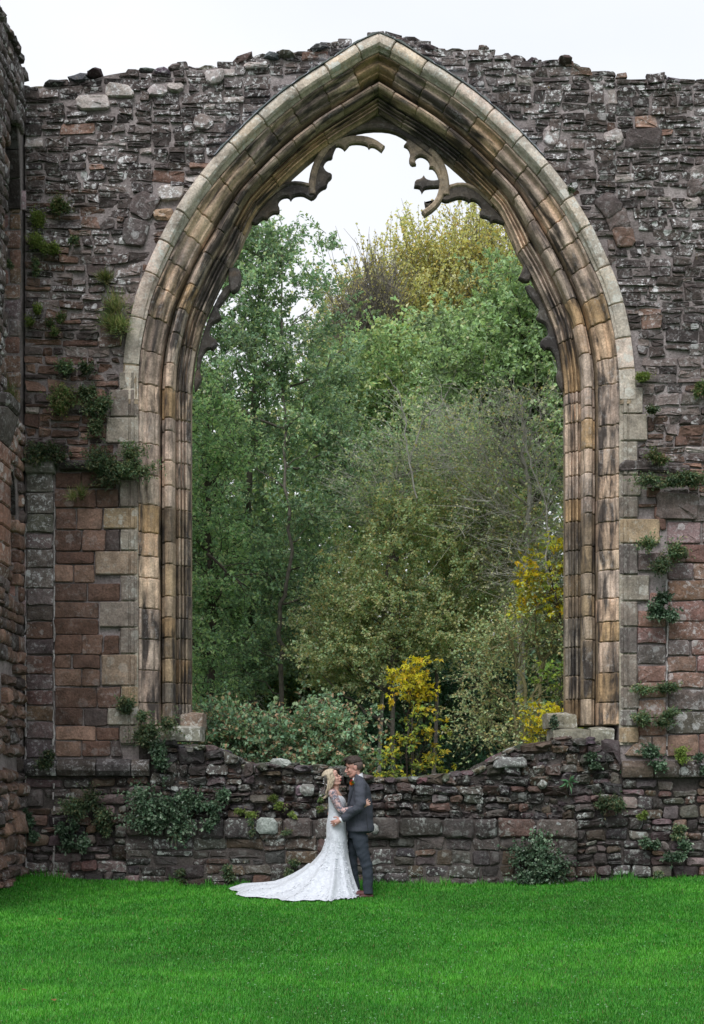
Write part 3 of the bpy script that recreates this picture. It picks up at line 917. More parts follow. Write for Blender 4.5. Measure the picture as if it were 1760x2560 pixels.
# respond: shaft of red drums, flared capital and dark abacus, projecting from the side wall
def block(name, x0, x1, y0, y1, z0, z1, mat, root, col, rnd, top=1.0, bot=1.0, bev=.02):
    V = []
    cx, cy = x0, (y0 + y1) / 2
    for (z, k, ins) in ((z0, bot, bev), (z0 + bev, bot, 0), ((z0 + z1) / 2, (top + bot) / 2, 0), (z1 - bev, top, 0), (z1, top, bev)):
        W, H = (x1 - x0) * k - ins, (y1 - y0) * .5 * (1 + (k - 1) * .4) - ins
        for (a, b) in ((0, -1), (.8, -1), (1, -.8), (1, .8), (.8, 1), (0, 1)):
            V.append((cx + W * a + rnd.uniform(-.004, .004), cy + H * b + rnd.uniform(-.004, .004), z))
    Fc = [tuple(range(6))[::-1], tuple(range(24, 30))]
    for k in range(4):
        for i in range(6):
            a, b = k * 6 + i, k * 6 + (i + 1) % 6
            Fc.append((a, b, b + 6, a + 6))
    return under(link(name, mesh_py(name, V, Fc, (*col, rnd.uniform(.1, .6)), True, 35), mat), root)
z = 4.15
rd2 = random.Random(12)
while z < 5.6:
    h = rd2.uniform(.22, .30); h = min(h, 5.68 - z)
    c = rd2.choice([(.24, .13, .095), (.19, .105, .08), (.27, .155, .115)])
    block("shaft_stone", FX, SX + .06, -1.6, -1.02, z, z + h - .012, M_RUB, side, c, rd2)
    z += h
block("capital", FX, SX + .13, -1.62, -1.0, 5.69, 6.1, M_RUB, side, (.10, .085, .08), rd2, 1.15, .6, .025)
block("abacus", FX, SX + .20, -1.66, -.95, 6.105, 6.27, M_RUB, side, (.06, .05, .048), rd2, 1.0, .9, .03)
block("corbel", FX, SX + .06, -1.6, -1.02, 3.9, 4.14, M_RUB, side, (.15, .09, .07), rd2, 1.0, .4, .03)

# ------------------------------------------------------------------ the great pointed window: hood, three moulded orders, tracery
win = empty("arched_window", (ACX, 0.3, JAMB_BOT))
tag(win, "great pointed window arch of tan moulded sandstone with broken tracery, empty of glass", "window arch", kind="thing")

base = [(JAMB_W, JAMB_BOT + (Z(1000) - JAMB_BOT) * t) for t in np.linspace(0, .96, 18)]
base += [(b, a) for a, b in ARCH_Z if a >= Z(1000) - 1e-6]
# smooth and resample by arc length
pts = np.array(base, float)
for _ in range(2):
    q = [pts[0]]
    for i in range(len(pts) - 1):
        q += [pts[i] * .75 + pts[i + 1] * .25, pts[i] * .25 + pts[i + 1] * .75]
    q.append(pts[-1]); pts = np.array(q)
seg = np.linalg.norm(np.diff(pts, axis=0), axis=1); sacc = np.concatenate([[0], np.cumsum(seg)])
SLEN = sacc[-1]
SS = np.linspace(0, SLEN, 500)
BW = np.interp(SS, sacc, pts[:, 0]); BZ = np.interp(SS, sacc, pts[:, 1])
ker = np.ones(17) / 17
def smooth_tan(a):
    g = np.gradient(a, SS); gp = np.pad(g, 8, mode='edge'); return np.convolve(gp, ker, mode='valid')
TW, TZ = smooth_tan(BW), smooth_tan(BZ)
ll = np.hypot(TW, TZ); TW /= ll; TZ /= ll
# half width w decreases inward; inward normal in (w, z) when going up
NW, NZ = -TZ, TW
_sc = {}
S_SPRING = Z(955) - JAMB_BOT
S_K0, S_K1 = float(np.interp(Z(505), BZ, SS)), float(np.interp(Z(395), BZ, SS))
KARCH = 0.78                                   # the orders draw closer together toward the crown of the arch
KK = 1 - (1 - KARCH) * np.clip((SS - S_K0) / (S_K1 - S_K0), 0, 1)
def n_eff(n): return n if n <= .222 else .222 + (n - .222) * KK
def s_cross(n):
    ww = BW + NW * n_eff(n)
    bad = np.where(ww <= 0)[0]
    return SS[bad[0]] if len(bad) else SLEN
def sweep_pt(s, n):
    k = round(n, 4)
    if k not in _sc: _sc[k] = s_cross(n)
    s = min(max(s, 0), _sc[k])
    q = n if n <= .222 else .222 + (n - .222) * float(np.interp(s, SS, KK))
    w = np.interp(s, SS, BW) + np.interp(s, SS, NW) * q
    z = np.interp(s, SS, BZ) + np.interp(s, SS, NZ) * q
    return max(w, 0.0), z

def arc(cn, cv, r, a0, a1, k):
    return [(cn + r * math.cos(R(a0 + (a1 - a0) * i / k)), cv + r * math.sin(R(a0 + (a1 - a0) * i / k))) for i in range(k + 1)]
# each profile: (n inward from the hood's edge, v depth into the wall), front side first then the closing back
HOOD = [(0, .10), (0, -.055), (.012, -.085), (.06, -.115), (.10, -.125), (.145, -.118), (.175, -.09), (.185, -.05), (.215, -.02), (.222, .02), (.222, .10)]
JAMBF = [(0, .10), (0, -.022), (.085, -.022), (.095, -.004), (.112, -.004), (.12, -.026), (.16, -.026), (.172, -.002), (.222, .02), (.222, .10)]
O1 = [(.225, .12), (.225, .0), (.246, -.012), (.262, .002), (.268, .028)] + [(.280, .062), (.300, .082), (.322, .082), (.345, .066), (.372, .068), (.398, .085), (.420, .115), (.432, .150), (.445, .158), (.462, .154), (.474, .172), (.480, .205), (.486, .27), (.490, .34)]
O2 = [(.505, .40), (.507, .345), (.52, .345), (.536, .335), (.547, .30), (.553, .245)] + arc(.60, .252, .046, 200, 268, 4) + [(.612, .196), (.622, .207)] + arc(.615, .256, .052, 285, 360, 4) + [(.672, .285), (.680, .33), (.688, .36), (.688, .42)]
O3 = [(.690, .56), (.690, .43), (.700, .465), (.713, .470), (.720, .425), (.735, .395), (.750, .405), (.757, .455), (.768, .492), (.776, .450), (.796, .438), (.804, .500), (.815, .515), (.822, .472), (.845, .470), (.853, .530), (.866, .545), (.885, .56), (.885, .73), (.86, .76), (.56, 1.18), (.3, 1.18), (.3, .62)]
NSC = 0.985
def recess(prof, d): return [(n, v + d) for n, v in prof]

TANS = [(r * 1.12 + .125, g * 1.04 + .105, b * 1.12 + .095) for r, g, b in [(.38, .28, .175), (.34, .265, .18), (.30, .25, .185), (.42, .30, .17), (.27, .215, .155), (.36, .30, .22), (.24, .19, .14), (.43, .34, .22)]]
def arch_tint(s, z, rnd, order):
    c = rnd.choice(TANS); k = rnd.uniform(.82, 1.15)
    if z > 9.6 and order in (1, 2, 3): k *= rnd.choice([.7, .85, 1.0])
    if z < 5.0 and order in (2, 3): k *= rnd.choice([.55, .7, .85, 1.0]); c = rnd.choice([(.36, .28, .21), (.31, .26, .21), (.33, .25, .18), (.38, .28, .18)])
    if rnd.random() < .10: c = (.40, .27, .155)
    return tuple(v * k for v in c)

def hood_k(s): return .22 + .78 * smooth01(s, S_SPRING + .1, S_SPRING + 2.6)
def sweep_stone(prof, s0, s1, side_sign, dn, dv, ds=.09, chamf=.012, gap=.005, rg=None, hood=False):
    a, b = s0 + gap, s1 - gap
    rows = [(a, chamf), (min(a + .012, b), 0)]
    k = max(1, int((b - a) / ds))
    rows += [(a + (b - a) * i / k, 0) for i in range(1, k)]
    rows += [(max(b - .012, a), 0), (b, chamf)]
    V, SV = [], []
    n = len(prof)
    for (s, c) in rows:
        for (pn, pv) in prof:
            w, z = sweep_pt(s, pn * NSC + dn)
            hv = pv
            if hood and pv < 0: hv = pv * hood_k(s)
            er = 0.0
            if rg is not None:                                   # weathering: worn edges and hollows that run along the bed
                er = .010 * mnoise.noise(Vector((s * 2.3, pn * 9 + side_sign * 20, pv * 9))) + .007 * mnoise.noise(Vector((s * 9, pn * 22, side_sign * 7)))
                if c: er += rg.uniform(0, .012)
            V.append((ACX + side_sign * w, hv + dv + c + er, z)); SV.append((s + side_sign * 40, pn, pv))
    Fc = [tuple(range(n)), tuple(range((len(rows) - 1) * n, len(rows) * n))[::-1]]
    for r in range(len(rows) - 1):
        for i in range(n):
            p, q = r * n + i, r * n + (i + 1) % n
            Fc.append((p, p + n, q + n, q))
    if side_sign > 0: Fc = [f[::-1] for f in Fc]
    return V, Fc, SV

def add_swept(name, V, Fc, SV, col, mat, sharp=32):
    me = mesh_py(name, V, Fc, col, True, sharp)
    a = me.attributes.new("sv", 'FLOAT_VECTOR', 'POINT')
    a.data.foreach_set("vector", [c for t in SV for c in t])
    return under(link(name, me, mat), win)

ra = random.Random(4)
def joints(s0, s1, lo, hi):
    out = [s0]; s = s0
    while s < s1 - 1e-6:
        d = min(ra.uniform(lo, hi), s1 - s)
        if s1 - s - d < lo * .6: d = s1 - s
        s += d; out.append(s)
    return out
for sgn in (-1, 1):
    # bedding mortar behind the joints, one continuous run per order
    for prof in (HOOD, O1, O2, O3):
        V, Fc, SV = sweep_stone(recess(prof, .030), 0.0 if prof is not HOOD else S_SPRING - .3, SLEN, sgn, 0, 0, .25, 0, 0, hood=prof is HOOD)
        add_swept("bedding_mortar", V, Fc, SV, (.26, .20, .14, .1), M_HOOD)
    jambs = joints(0.0, S_SPRING, .27, .42)
    o1 = joints(0.0, S_SPRING, .26, .46) + joints(S_SPRING, SLEN, .36, .56)[1:]
    o2 = [j + (ra.uniform(-.1, .1) if 0 < i < len(jambs) - 1 and ra.random() < .4 else 0) for i, j in enumerate(jambs)] + joints(S_SPRING, SLEN, .34, .58)[1:]
    o3 = jambs[:] + joints(S_SPRING, SLEN, .6, 1.1)[1:]
    for order, (prof, js) in enumerate(((O1, o1), (O2, o2), (O3, o3)), 1):
        nm = "arch_stone"
        for a, b in zip(js[:-1], js[1:]):
            z = sweep_pt((a + b) / 2, .4)[1]
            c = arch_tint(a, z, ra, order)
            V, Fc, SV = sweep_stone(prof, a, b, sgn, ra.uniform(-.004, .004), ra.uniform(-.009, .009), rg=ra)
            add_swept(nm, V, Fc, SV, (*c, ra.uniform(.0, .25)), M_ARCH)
    js = joints(S_SPRING - .25, SLEN, .42, .68)
    for a, b in zip(js[:-1], js[1:]):
        c = ra.choice([(.47, .40, .33), (.43, .37, .31), (.50, .41, .32), (.40, .35, .30), (.49, .40, .345)])
        k = ra.uniform(.88, 1.18)
        V, Fc, SV = sweep_stone(HOOD, a, b, sgn, ra.uniform(-.005, .005), ra.uniform(-.008, .008), rg=ra, hood=True)
        add_swept("hood_stone", V, Fc, SV, (*[v * k for v in c], ra.uniform(.7, 1.3)), M_HOOD)
    # lead flashing on the hood's upper edge
    V, Fc = [], []
    s_a = float(np.interp(Z(395), pts[:, 1], sacc))
    ks = np.linspace(s_a, SLEN, 46)
    for i, s in enumerate(ks):
        j = .006 * math.sin(i * 1.7) + ra.uniform(-.006, .006)
        for (pn, pv) in ((-.035, .03), (-.022 + j, -.075), (-.004 + j, -.118 + j), (.004, -.105), (-.008, -.06), (-.02, .03)):
            w, z = sweep_pt(s, pn); V.append((ACX + sgn * w, pv, z))
    for r in range(len(ks) - 1):
        for i in range(6):
            p, q = r * 6 + i, r * 6 + (i + 1) % 6; Fc.append((p, p + 6, q + 6, q))
    M_LEAD = bpy.data.materials.get("lead") or plain("lead", (.42, .46, .54), rough=.5, spec=.5, var=.25)
    under(link("lead_flashing", mesh_py("lead_flashing", V, Fc, None, True, 40), M_LEAD), win)

# quoins: flat casement face plus the toothed part bonding into the rubble
for (s, t, b, e, c) in QUOINS:
    sg = -1 if s == 'l' else 1
    z0, z1, E = Z(b) + .005, Z(t) - .005, e / 183.0
    k = ra.uniform(.85, 1.15)
    prof = [(-E, .08), (-E, -.005), (-E + .012, -.022)] + JAMBF[2:]
    V = []; SV = []
    n = len(prof)
    zs = [z0, z0 + .012, (z0 + z1) / 2, z1 - .012, z1]
    dv = ra.uniform(-.012, .004)
    for i, z in enumerate(zs):
        for (pn, pv) in prof:
            pn2 = pn + (ra.uniform(-.012, .012) if pn < 0 else 0)
            V.append((ACX + sg * (JAMB_W - pn2 * NSC), pv + dv + (.010 if i in (0, 4) else 0), z)); SV.append((z + sg * 40, pn, pv))
    Fc = [tuple(range(n)), tuple(range(4 * n, 5 * n))[::-1]]
    for r in range(4):
        for i in range(n):
            p, q = r * n + i, r * n + (i + 1) % n; Fc.append((p, p + n, q + n, q))
    if sg > 0: Fc = [f[::-1] for f in Fc]
    add_swept("quoin", V, Fc, SV, (*[v * k for v in c], ra.uniform(.2, .6)), M_HOOD)
# mortar bed behind the quoins
for sg in (-1, 1):
    x0, x1 = sorted((ACX + sg * (JAMB_W + .02), ACX + sg * (JAMB_W - .215)))
    V = [(x, y, z) for x in (x0, x1) for y in (.012, .3) for z in (Z(1862), Z(930))]
    Fc = [(0, 1, 3, 2), (4, 6, 7, 5), (0, 4, 5, 1), (2, 3, 7, 6), (0, 2, 6, 4), (1, 5, 7, 3)]
    under(link("bedding_mortar", mesh_py("bedding_mortar", V, Fc, (.3, .27, .22, .2), False), M_HOOD), win)

# plinth stones the orders stand on
for (px0, px1, py0, py1, y0, y1, c) in ((420, 500, 1812, 1852, .05, .75, (.32, .31, .25)), (452, 505, 1779, 1818, .38, 1.0, (.36, .26, .20)), (362, 424, 1814, 1858, .0, .5, (.34, .30, .22)),
                                      (1372, 1442, 1780, 1820, .36, 1.0, (.34, .31, .23)), (1384, 1480, 1819, 1858, .1, .8, (.30, .28, .22)), (1478, 1536, 1816, 1864, .0, .5, (.32, .30, .24))):
    x0, x1 = X(px0, y0), X(px1, y0); z0, z1 = Z(py1, y0), Z(py0, y0)
    V = []
    for i in range(4):
        for j in range(4):
            for k in range(3):
                u, v, w = i / 3, j / 3, k / 2
                e = .014 * ((i in (0, 3)) + (j in (0, 3)) + (k in (0, 2)) > 1)
                V.append((x0 + (x1 - x0) * u + ra.uniform(-.008, .008), y0 + (y1 - y0) * v + e * (1 if j == 0 else 0) + ra.uniform(-.008, .008), z0 + (z1 - z0) * w - (e if k == 2 else 0) + ra.uniform(-.006, .006) - (.03 if (k == 2 and j == 0) else 0)))
    bm = bmesh.new()
    for v in V: bm.verts.new(v)
    bm.verts.ensure_lookup_table()
    r = bmesh.ops.convex_hull(bm, input=bm.verts[:])
    bmesh.ops.delete(bm, geom=[v for v in bm.verts if not v.link_faces], context='VERTS')
    vs = [v.co[:] for v in bm.verts]; bm.verts.index_update()
    fs = [tuple(v.index for v in f.verts) for f in bm.faces]; bm.free()
    me = mesh_py("plinth_stone", vs, fs, (*[v * .58 for v in c], 1.0), True, 30)
    under(link("plinth_stone", me, M_HOOD), win)

# tracery: each surviving piece a solid plate with chamfered edges, standing in the middle of the wall
TY0, TY1 = .62, .70
def plate(name, poly, mat, tint, y0=TY0, y1=TY1, ch=.022, root=win):
    """poly: wall outline [(x, z)], extruded from y0 to y1 with a chamfer toward each face"""
    bm = bmesh.new()
    A = sum(poly[i - 1][0] * poly[i][1] - poly[i][0] * poly[i - 1][1] for i in range(len(poly)))
    if A < 0: poly = poly[::-1]
    vs = [bm.verts.new((x, y0, z)) for x, z in poly]
    f = bm.faces.new(vs)
    ext = bmesh.ops.extrude_face_region(bm, geom=[f])
    bmesh.ops.translate(bm, vec=(0, y1 - y0, 0), verts=[g for g in ext['geom'] if isinstance(g, bmesh.types.BMVert)])
    big = [q for q in bm.faces if len(q.verts) == len(poly)]
    bmesh.ops.inset_individual(bm, faces=big, thickness=ch, depth=0.0, use_even_offset=False)
    for q in bm.faces:
        if len(q.verts) == len(poly):
            my = sum(v.co.y for v in q.verts) / len(q.verts)
            for v in q.verts: v.co.y += -.020 if my < (y0 + y1) / 2 else .020
    bmesh.ops.recalc_face_normals(bm, faces=bm.faces)
    bmesh.ops.triangulate(bm, faces=[q for q in bm.faces if len(q.verts) > 4])
    me = bpy.data.meshes.new(name); bm.to_mesh(me); bm.free()
    me.polygons.foreach_set("use_smooth", [True] * len(me.polygons)); me.set_sharp_from_angle(angle=R(30))
    a = me.attributes.new("col", 'FLOAT_COLOR', 'FACE'); a.data.foreach_set("color", [c for _ in me.polygons for c in (*tint, .1)])
    a = me.attributes.new("sv", 'FLOAT_VECTOR', 'POINT'); a.data.foreach_set("vector", [c for v in me.vertices for c in (v.co.x, v.co.z * 0.3, v.co.y)])
    return under(link(name, me, mat), root)
def round_poly(pts, it=1):
    for _ in range(it):
        q = []
        for i in range(len(pts)):
            a, b, c = np.array(pts[i - 1]), np.array(pts[i]), np.array(pts[(i + 1) % len(pts)])
            ang = np.dot(a - b, c - b) / (np.linalg.norm(a - b) * np.linalg.norm(c - b) + 1e-9)
            if ang < -0.1: q += [tuple(b * .75 + a * .25), tuple(b * .75 + c * .25)]
            else: q.append(tuple(b))
        pts = q
    return pts
def z5(pts): return round_poly([(X(640 + x / 2.4938, TY0), Z(280 + y / 2.4938, TY0)) for x, y in pts])
def z4(pts, mir=False):
    out = []
    for x, y in pts:
        px = 300 + x / 3.99
        if mir: px = 2 * 947 - px
        out.append((X(px, TY0), Z(480 + y / 3.99, TY0)))
    return round_poly(out)
def band(cl, w0, w1=None):
    w1 = w1 or w0
    L, Rr = [], []
    for i, p in enumerate(cl):
        a = cl[max(0, i - 1)]; b = cl[min(len(cl) - 1, i + 1)]
        tx, ty = b[0] - a[0], b[1] - a[1]; l = math.hypot(tx, ty) or 1
        h = (w0 + (w1 - w0) * i / (len(cl) - 1)) / 2
        L.append((p[0] - ty / l * h, p[1] + tx / l * h)); Rr.append((p[0] + ty / l * h, p[1] - tx / l * h))
    return L + Rr[::-1]
DT, MT = (.075, .062, .052), (.30, .235, .17)
plate("tracery_bar", z5(band([(350, 520), (348, 450), (362, 370), (392, 295), (432, 232), (480, 180), (530, 142)], 44, 40)), M_ARCH, MT, .600, .715)
plate("tracery_bar", z5(band([(440, 215), (480, 175), (560, 125), (650, 98), (760, 88), (860, 100), (940, 140), (1040, 215), (1110, 270)], 44)), M_ARCH, (.10, .08, .062), .605, .71)
plate("tracery_foil", z5([(385, 300), (432, 240), (480, 205), (510, 190), (480, 250), (476, 288), (444, 292), (422, 318), (420, 345), (440, 372), (474, 384), (472, 408), (446, 430), (441, 468), (412, 478), (386, 500), (376, 524), (350, 545), (326, 530), (350, 440)]), M_ARCH, DT)
plate("tracery_foil", z5([(-10, 660), (60, 570), (130, 498), (190, 458), (260, 446), (330, 462), (360, 500), (346, 545), (318, 530), (290, 516), (250, 518), (228, 528), (216, 548), (202, 526), (165, 530), (141, 550), (136, 575), (149, 603), (142, 630), (108, 628), (82, 645), (70, 668), (38, 660), (0, 700), (-30, 690)]), M_ARCH, DT)
plate("tracery_bar", z5(band([(60, 545), (130, 484), (190, 452), (260, 444), (340, 462)], 26)), M_ARCH, MT, .600, .69)
plate("tracery_foil", z5([(470, 255), (476, 228), (505, 206), (536, 216), (552, 234), (572, 214), (584, 196), (640, 192), (692, 203), (704, 224), (716, 210), (745, 216), (783, 245), (804, 212), (742, 168), (680, 148), (600, 146), (545, 156), (500, 172), (462, 205), (440, 240)]), M_ARCH, MT)
plate("tracery_foil", z5([(900, 120), (930, 160), (946, 178), (922, 208), (950, 222), (964, 262), (952, 300), (968, 331), (999, 327), (990, 302), (1002, 280), (1030, 270), (1066, 286), (1086, 316), (1079, 346), (1108, 348), (1134, 390), (1142, 440), (1175, 440), (1165, 370), (1120, 290), (1060, 225), (1000, 170)]), M_ARCH, MT)
plate("tracery_barb", z5([(1150, 420), (1100, 428), (1068, 420), (1056, 412), (1046, 394), (1032, 414), (992, 424), (985, 466), (1018, 470), (1028, 482), (1035, 502), (1048, 480), (1060, 474), (1092, 470), (1150, 468)]), M_ARCH, (.07, .06, .055))
plate("tracery_bar", z5(band([(1166, 430), (1160, 490), (1140, 548), (1100, 595), (1042, 635)], 44, 36)), M_ARCH, MT, .605, .71)
plate("tracery_barb", z5([(1075, 600), (1056, 590), (1050, 556), (1066, 566), (1090, 556), (1110, 545)]), M_ARCH, DT)
plate("tracery_bar", z5(band([(1080, 232), (1130, 290), (1165, 355), (1183, 430), (1184, 522)], 44)), M_ARCH, MT, .600, .715)
plate("tracery_foil", z5([(1150, 546), (1182, 516), (1200, 466), (1270, 456), (1340, 470), (1410, 520), (1470, 590), (1545, 670), (1560, 700), (1520, 690), (1490, 678), (1466, 688), (1452, 662), (1402, 652), (1393, 622), (1412, 600), (1388, 562), (1350, 545), (1326, 560), (1316, 546), (1270, 534), (1222, 548), (1185, 562)]), M_ARCH, DT)
plate("tracery_bar", z5(band([(1205, 470), (1270, 452), (1345, 466), (1415, 515), (1480, 585)], 26)), M_ARCH, MT, .600, .69)
plate("tracery_bar", z5(band([(630, 62), (700, 32), (766, 6), (835, 34), (910, 66)], 26)), M_ARCH, MT, .60, .70)
plate("tracery_spandrel", z5([(560, 112), (660, 60), (766, 8), (870, 55), (970, 125), (860, 92), (766, 80), (660, 90)]), M_ARCH, (.09, .072, .058), .64, .71)
for mir in (False, True):
    if not mir: plate("tracery_stub", z4([(1085, 760), (1170, 758), (1212, 805), (1202, 940), (1150, 1000), (1100, 996), (1080, 900)]), M_ARCH, (.08, .07, .065), .60, .72)
    else: plate("tracery_stub", z4([(1050, 700), (1125, 690), (1150, 780), (1190, 860), (1120, 900), (1060, 880)], True), M_ARCH, (.09, .075, .065), .605, .71)
    plate("tracery_foil", z4([(1120, 940), (1090, 1010), (1010, 1120), (975, 1165), (1000, 1225), (1014, 1262), (962, 1292), (915, 1315), (890, 1370), (892, 1430), (962, 1470), (972, 1530), (930, 1562), (935, 1580), (890, 1556), (845, 1590), (815, 1650), (800, 1720), (790, 1780), (760, 1780), (770, 1640), (820, 1440), (880, 1270), (960, 1080), (1060, 920)], mir), M_ARCH, (.06, .052, .046))
    plate("tracery_foil", z4([(790, 1760), (800, 1800), (812, 1832), (800, 1900), (770, 1960), (745, 1990), (735, 1900), (752, 1780)], mir), M_ARCH, DT)
# ------------------------------------------------------------------ vegetation helpers
def norm(a): return a / (np.linalg.norm(a, axis=-1, keepdims=True) + 1e-9)

def leaf_mesh(name, C, T, Nn, L, W, colr, fold=0.25):
    """kite-shaped leaves, each one folded quad: C base points, T directions, Nn normals"""
    n = len(C)
    T = norm(T); S = norm(np.cross(T, Nn)); Nn = np.cross(S, T)
    L = np.asarray(L).reshape(-1, 1); W = np.asarray(W).reshape(-1, 1)
    mid = C + T * L * 0.45 + Nn * W * fold
    V = np.stack([C, mid + S * W * .5, C + T * L - Nn * L * .08, mid - S * W * .5], 1).reshape(-1, 3)
    Fc = np.arange(4 * n).reshape(n, 4)
    return mesh_np(name, V, Fc, colr)

def tube(poly, rad, k=5, V=None, Fc=None):
    poly = [Vector(p) for p in poly]
    o = len(V); n = len(poly)
    up = Vector((0.3, 0.2, 0.9))
    for i, p in enumerate(poly):
        t = (poly[min(i + 1, n - 1)] - poly[max(i - 1, 0)]).normalized()
        a = t.cross(up)
        if a.length < 1e-3: a = t.cross(Vector((1, 0, 0)))
        a.normalize(); b = t.cross(a)
        r = rad[i]
        for j in range(k):
            th = 2 * math.pi * j / k
            q = p + (a * math.cos(th) + b * math.sin(th)) * r
            V.append((q.x, q.y, q.z))
    for i in range(n - 1):
        for j in range(k):
            x, y = o + i * k + j, o + i * k + (j + 1) % k
            Fc.append((x, y, y + k, x + k))
def curve3(a, b, bend, n=6, wob=0.0, rg=None):
    a, b = np.array(a, float), np.array(b, float); m = (a + b) / 2 + np.array(bend)
    out = []
    for i in range(n + 1):
        t = i / n
        p = a * (1 - t) ** 2 + 2 * m * t * (1 - t) + b * t * t
        if wob and 0 < i < n: p = p + rg.normal(0, wob, 3)
        out.append(p)
    return out

def twig_mesh(name, A, B, r):
    """thin three-sided twigs from A to B"""
    n = len(A); d = norm(B - A); up = np.tile(np.array([.2, .3, .93]), (n, 1))
    a = norm(np.cross(d, up)); b = np.cross(d, a); r = np.asarray(r).reshape(-1, 1)
    ring = [A + (a * math.cos(t) + b * math.sin(t)) * r for t in (0, 2.094, 4.189)]
    tip = [B + (a * math.cos(t) + b * math.sin(t)) * r * .35 for t in (0, 2.094, 4.189)]
    V = np.stack(ring + tip, 1).reshape(-1, 3)
    base = (np.arange(n) * 6)[:, None]
    q = np.array([[0, 1, 4, 3], [1, 2, 5, 4], [2, 0, 3, 5]])
    return mesh_np(name, V, (base[:, :, None] + q[None]).reshape(-1, 4))

def poly_sample(poly, n, rg):
    """random points inside an outline given in photo columns/rows"""
    p = np.array(poly, float); lo, hi = p.min(0), p.max(0); out = []
    tot = 0
    while tot < n:
        q = rg.uniform(lo, hi, (n * 2, 2)); ins = np.zeros(len(q), bool)
        for i in range(len(p)):
            a, b = p[i - 1], p[i]
            c = ((a[1] > q[:, 1]) != (b[1] > q[:, 1])) & (q[:, 0] < (b[0] - a[0]) * (q[:, 1] - a[1]) / (b[1] - a[1] + 1e-9) + a[0])
            ins ^= c
        out.append(q[ins]); tot += ins.sum()
    return np.concatenate(out)[:n]

LEAF_GAIN = 4.2
def pal_colors(n, pal, rg, clump=None, var=.18):
    pal = np.array(pal) * LEAF_GAIN; c = pal[rg.integers(0, len(pal), n)]
    k = rg.normal(1, var, (n, 1)).clip(.5, 1.6)
    if clump is not None: k = k * clump.reshape(-1, 1)
    c = c * .93 + c.mean(1, keepdims=True) * .07 * (c[:, :1] < .5)
    return (c * k).clip(0, .68)

def lobed(C, T, Nn, L, W, c):
    """three-lobed leaves: a middle kite and two splayed side kites"""
    T = norm(T); S = norm(np.cross(T, Nn))
    return (np.concatenate([C, C, C]), np.concatenate([T, T * .55 + S * .85, T * .55 - S * .85]), np.concatenate([Nn, Nn, Nn]),
            np.concatenate([L, L * .8, L * .8]), np.concatenate([W, W * .85, W * .85]), np.concatenate([c, c, c]))

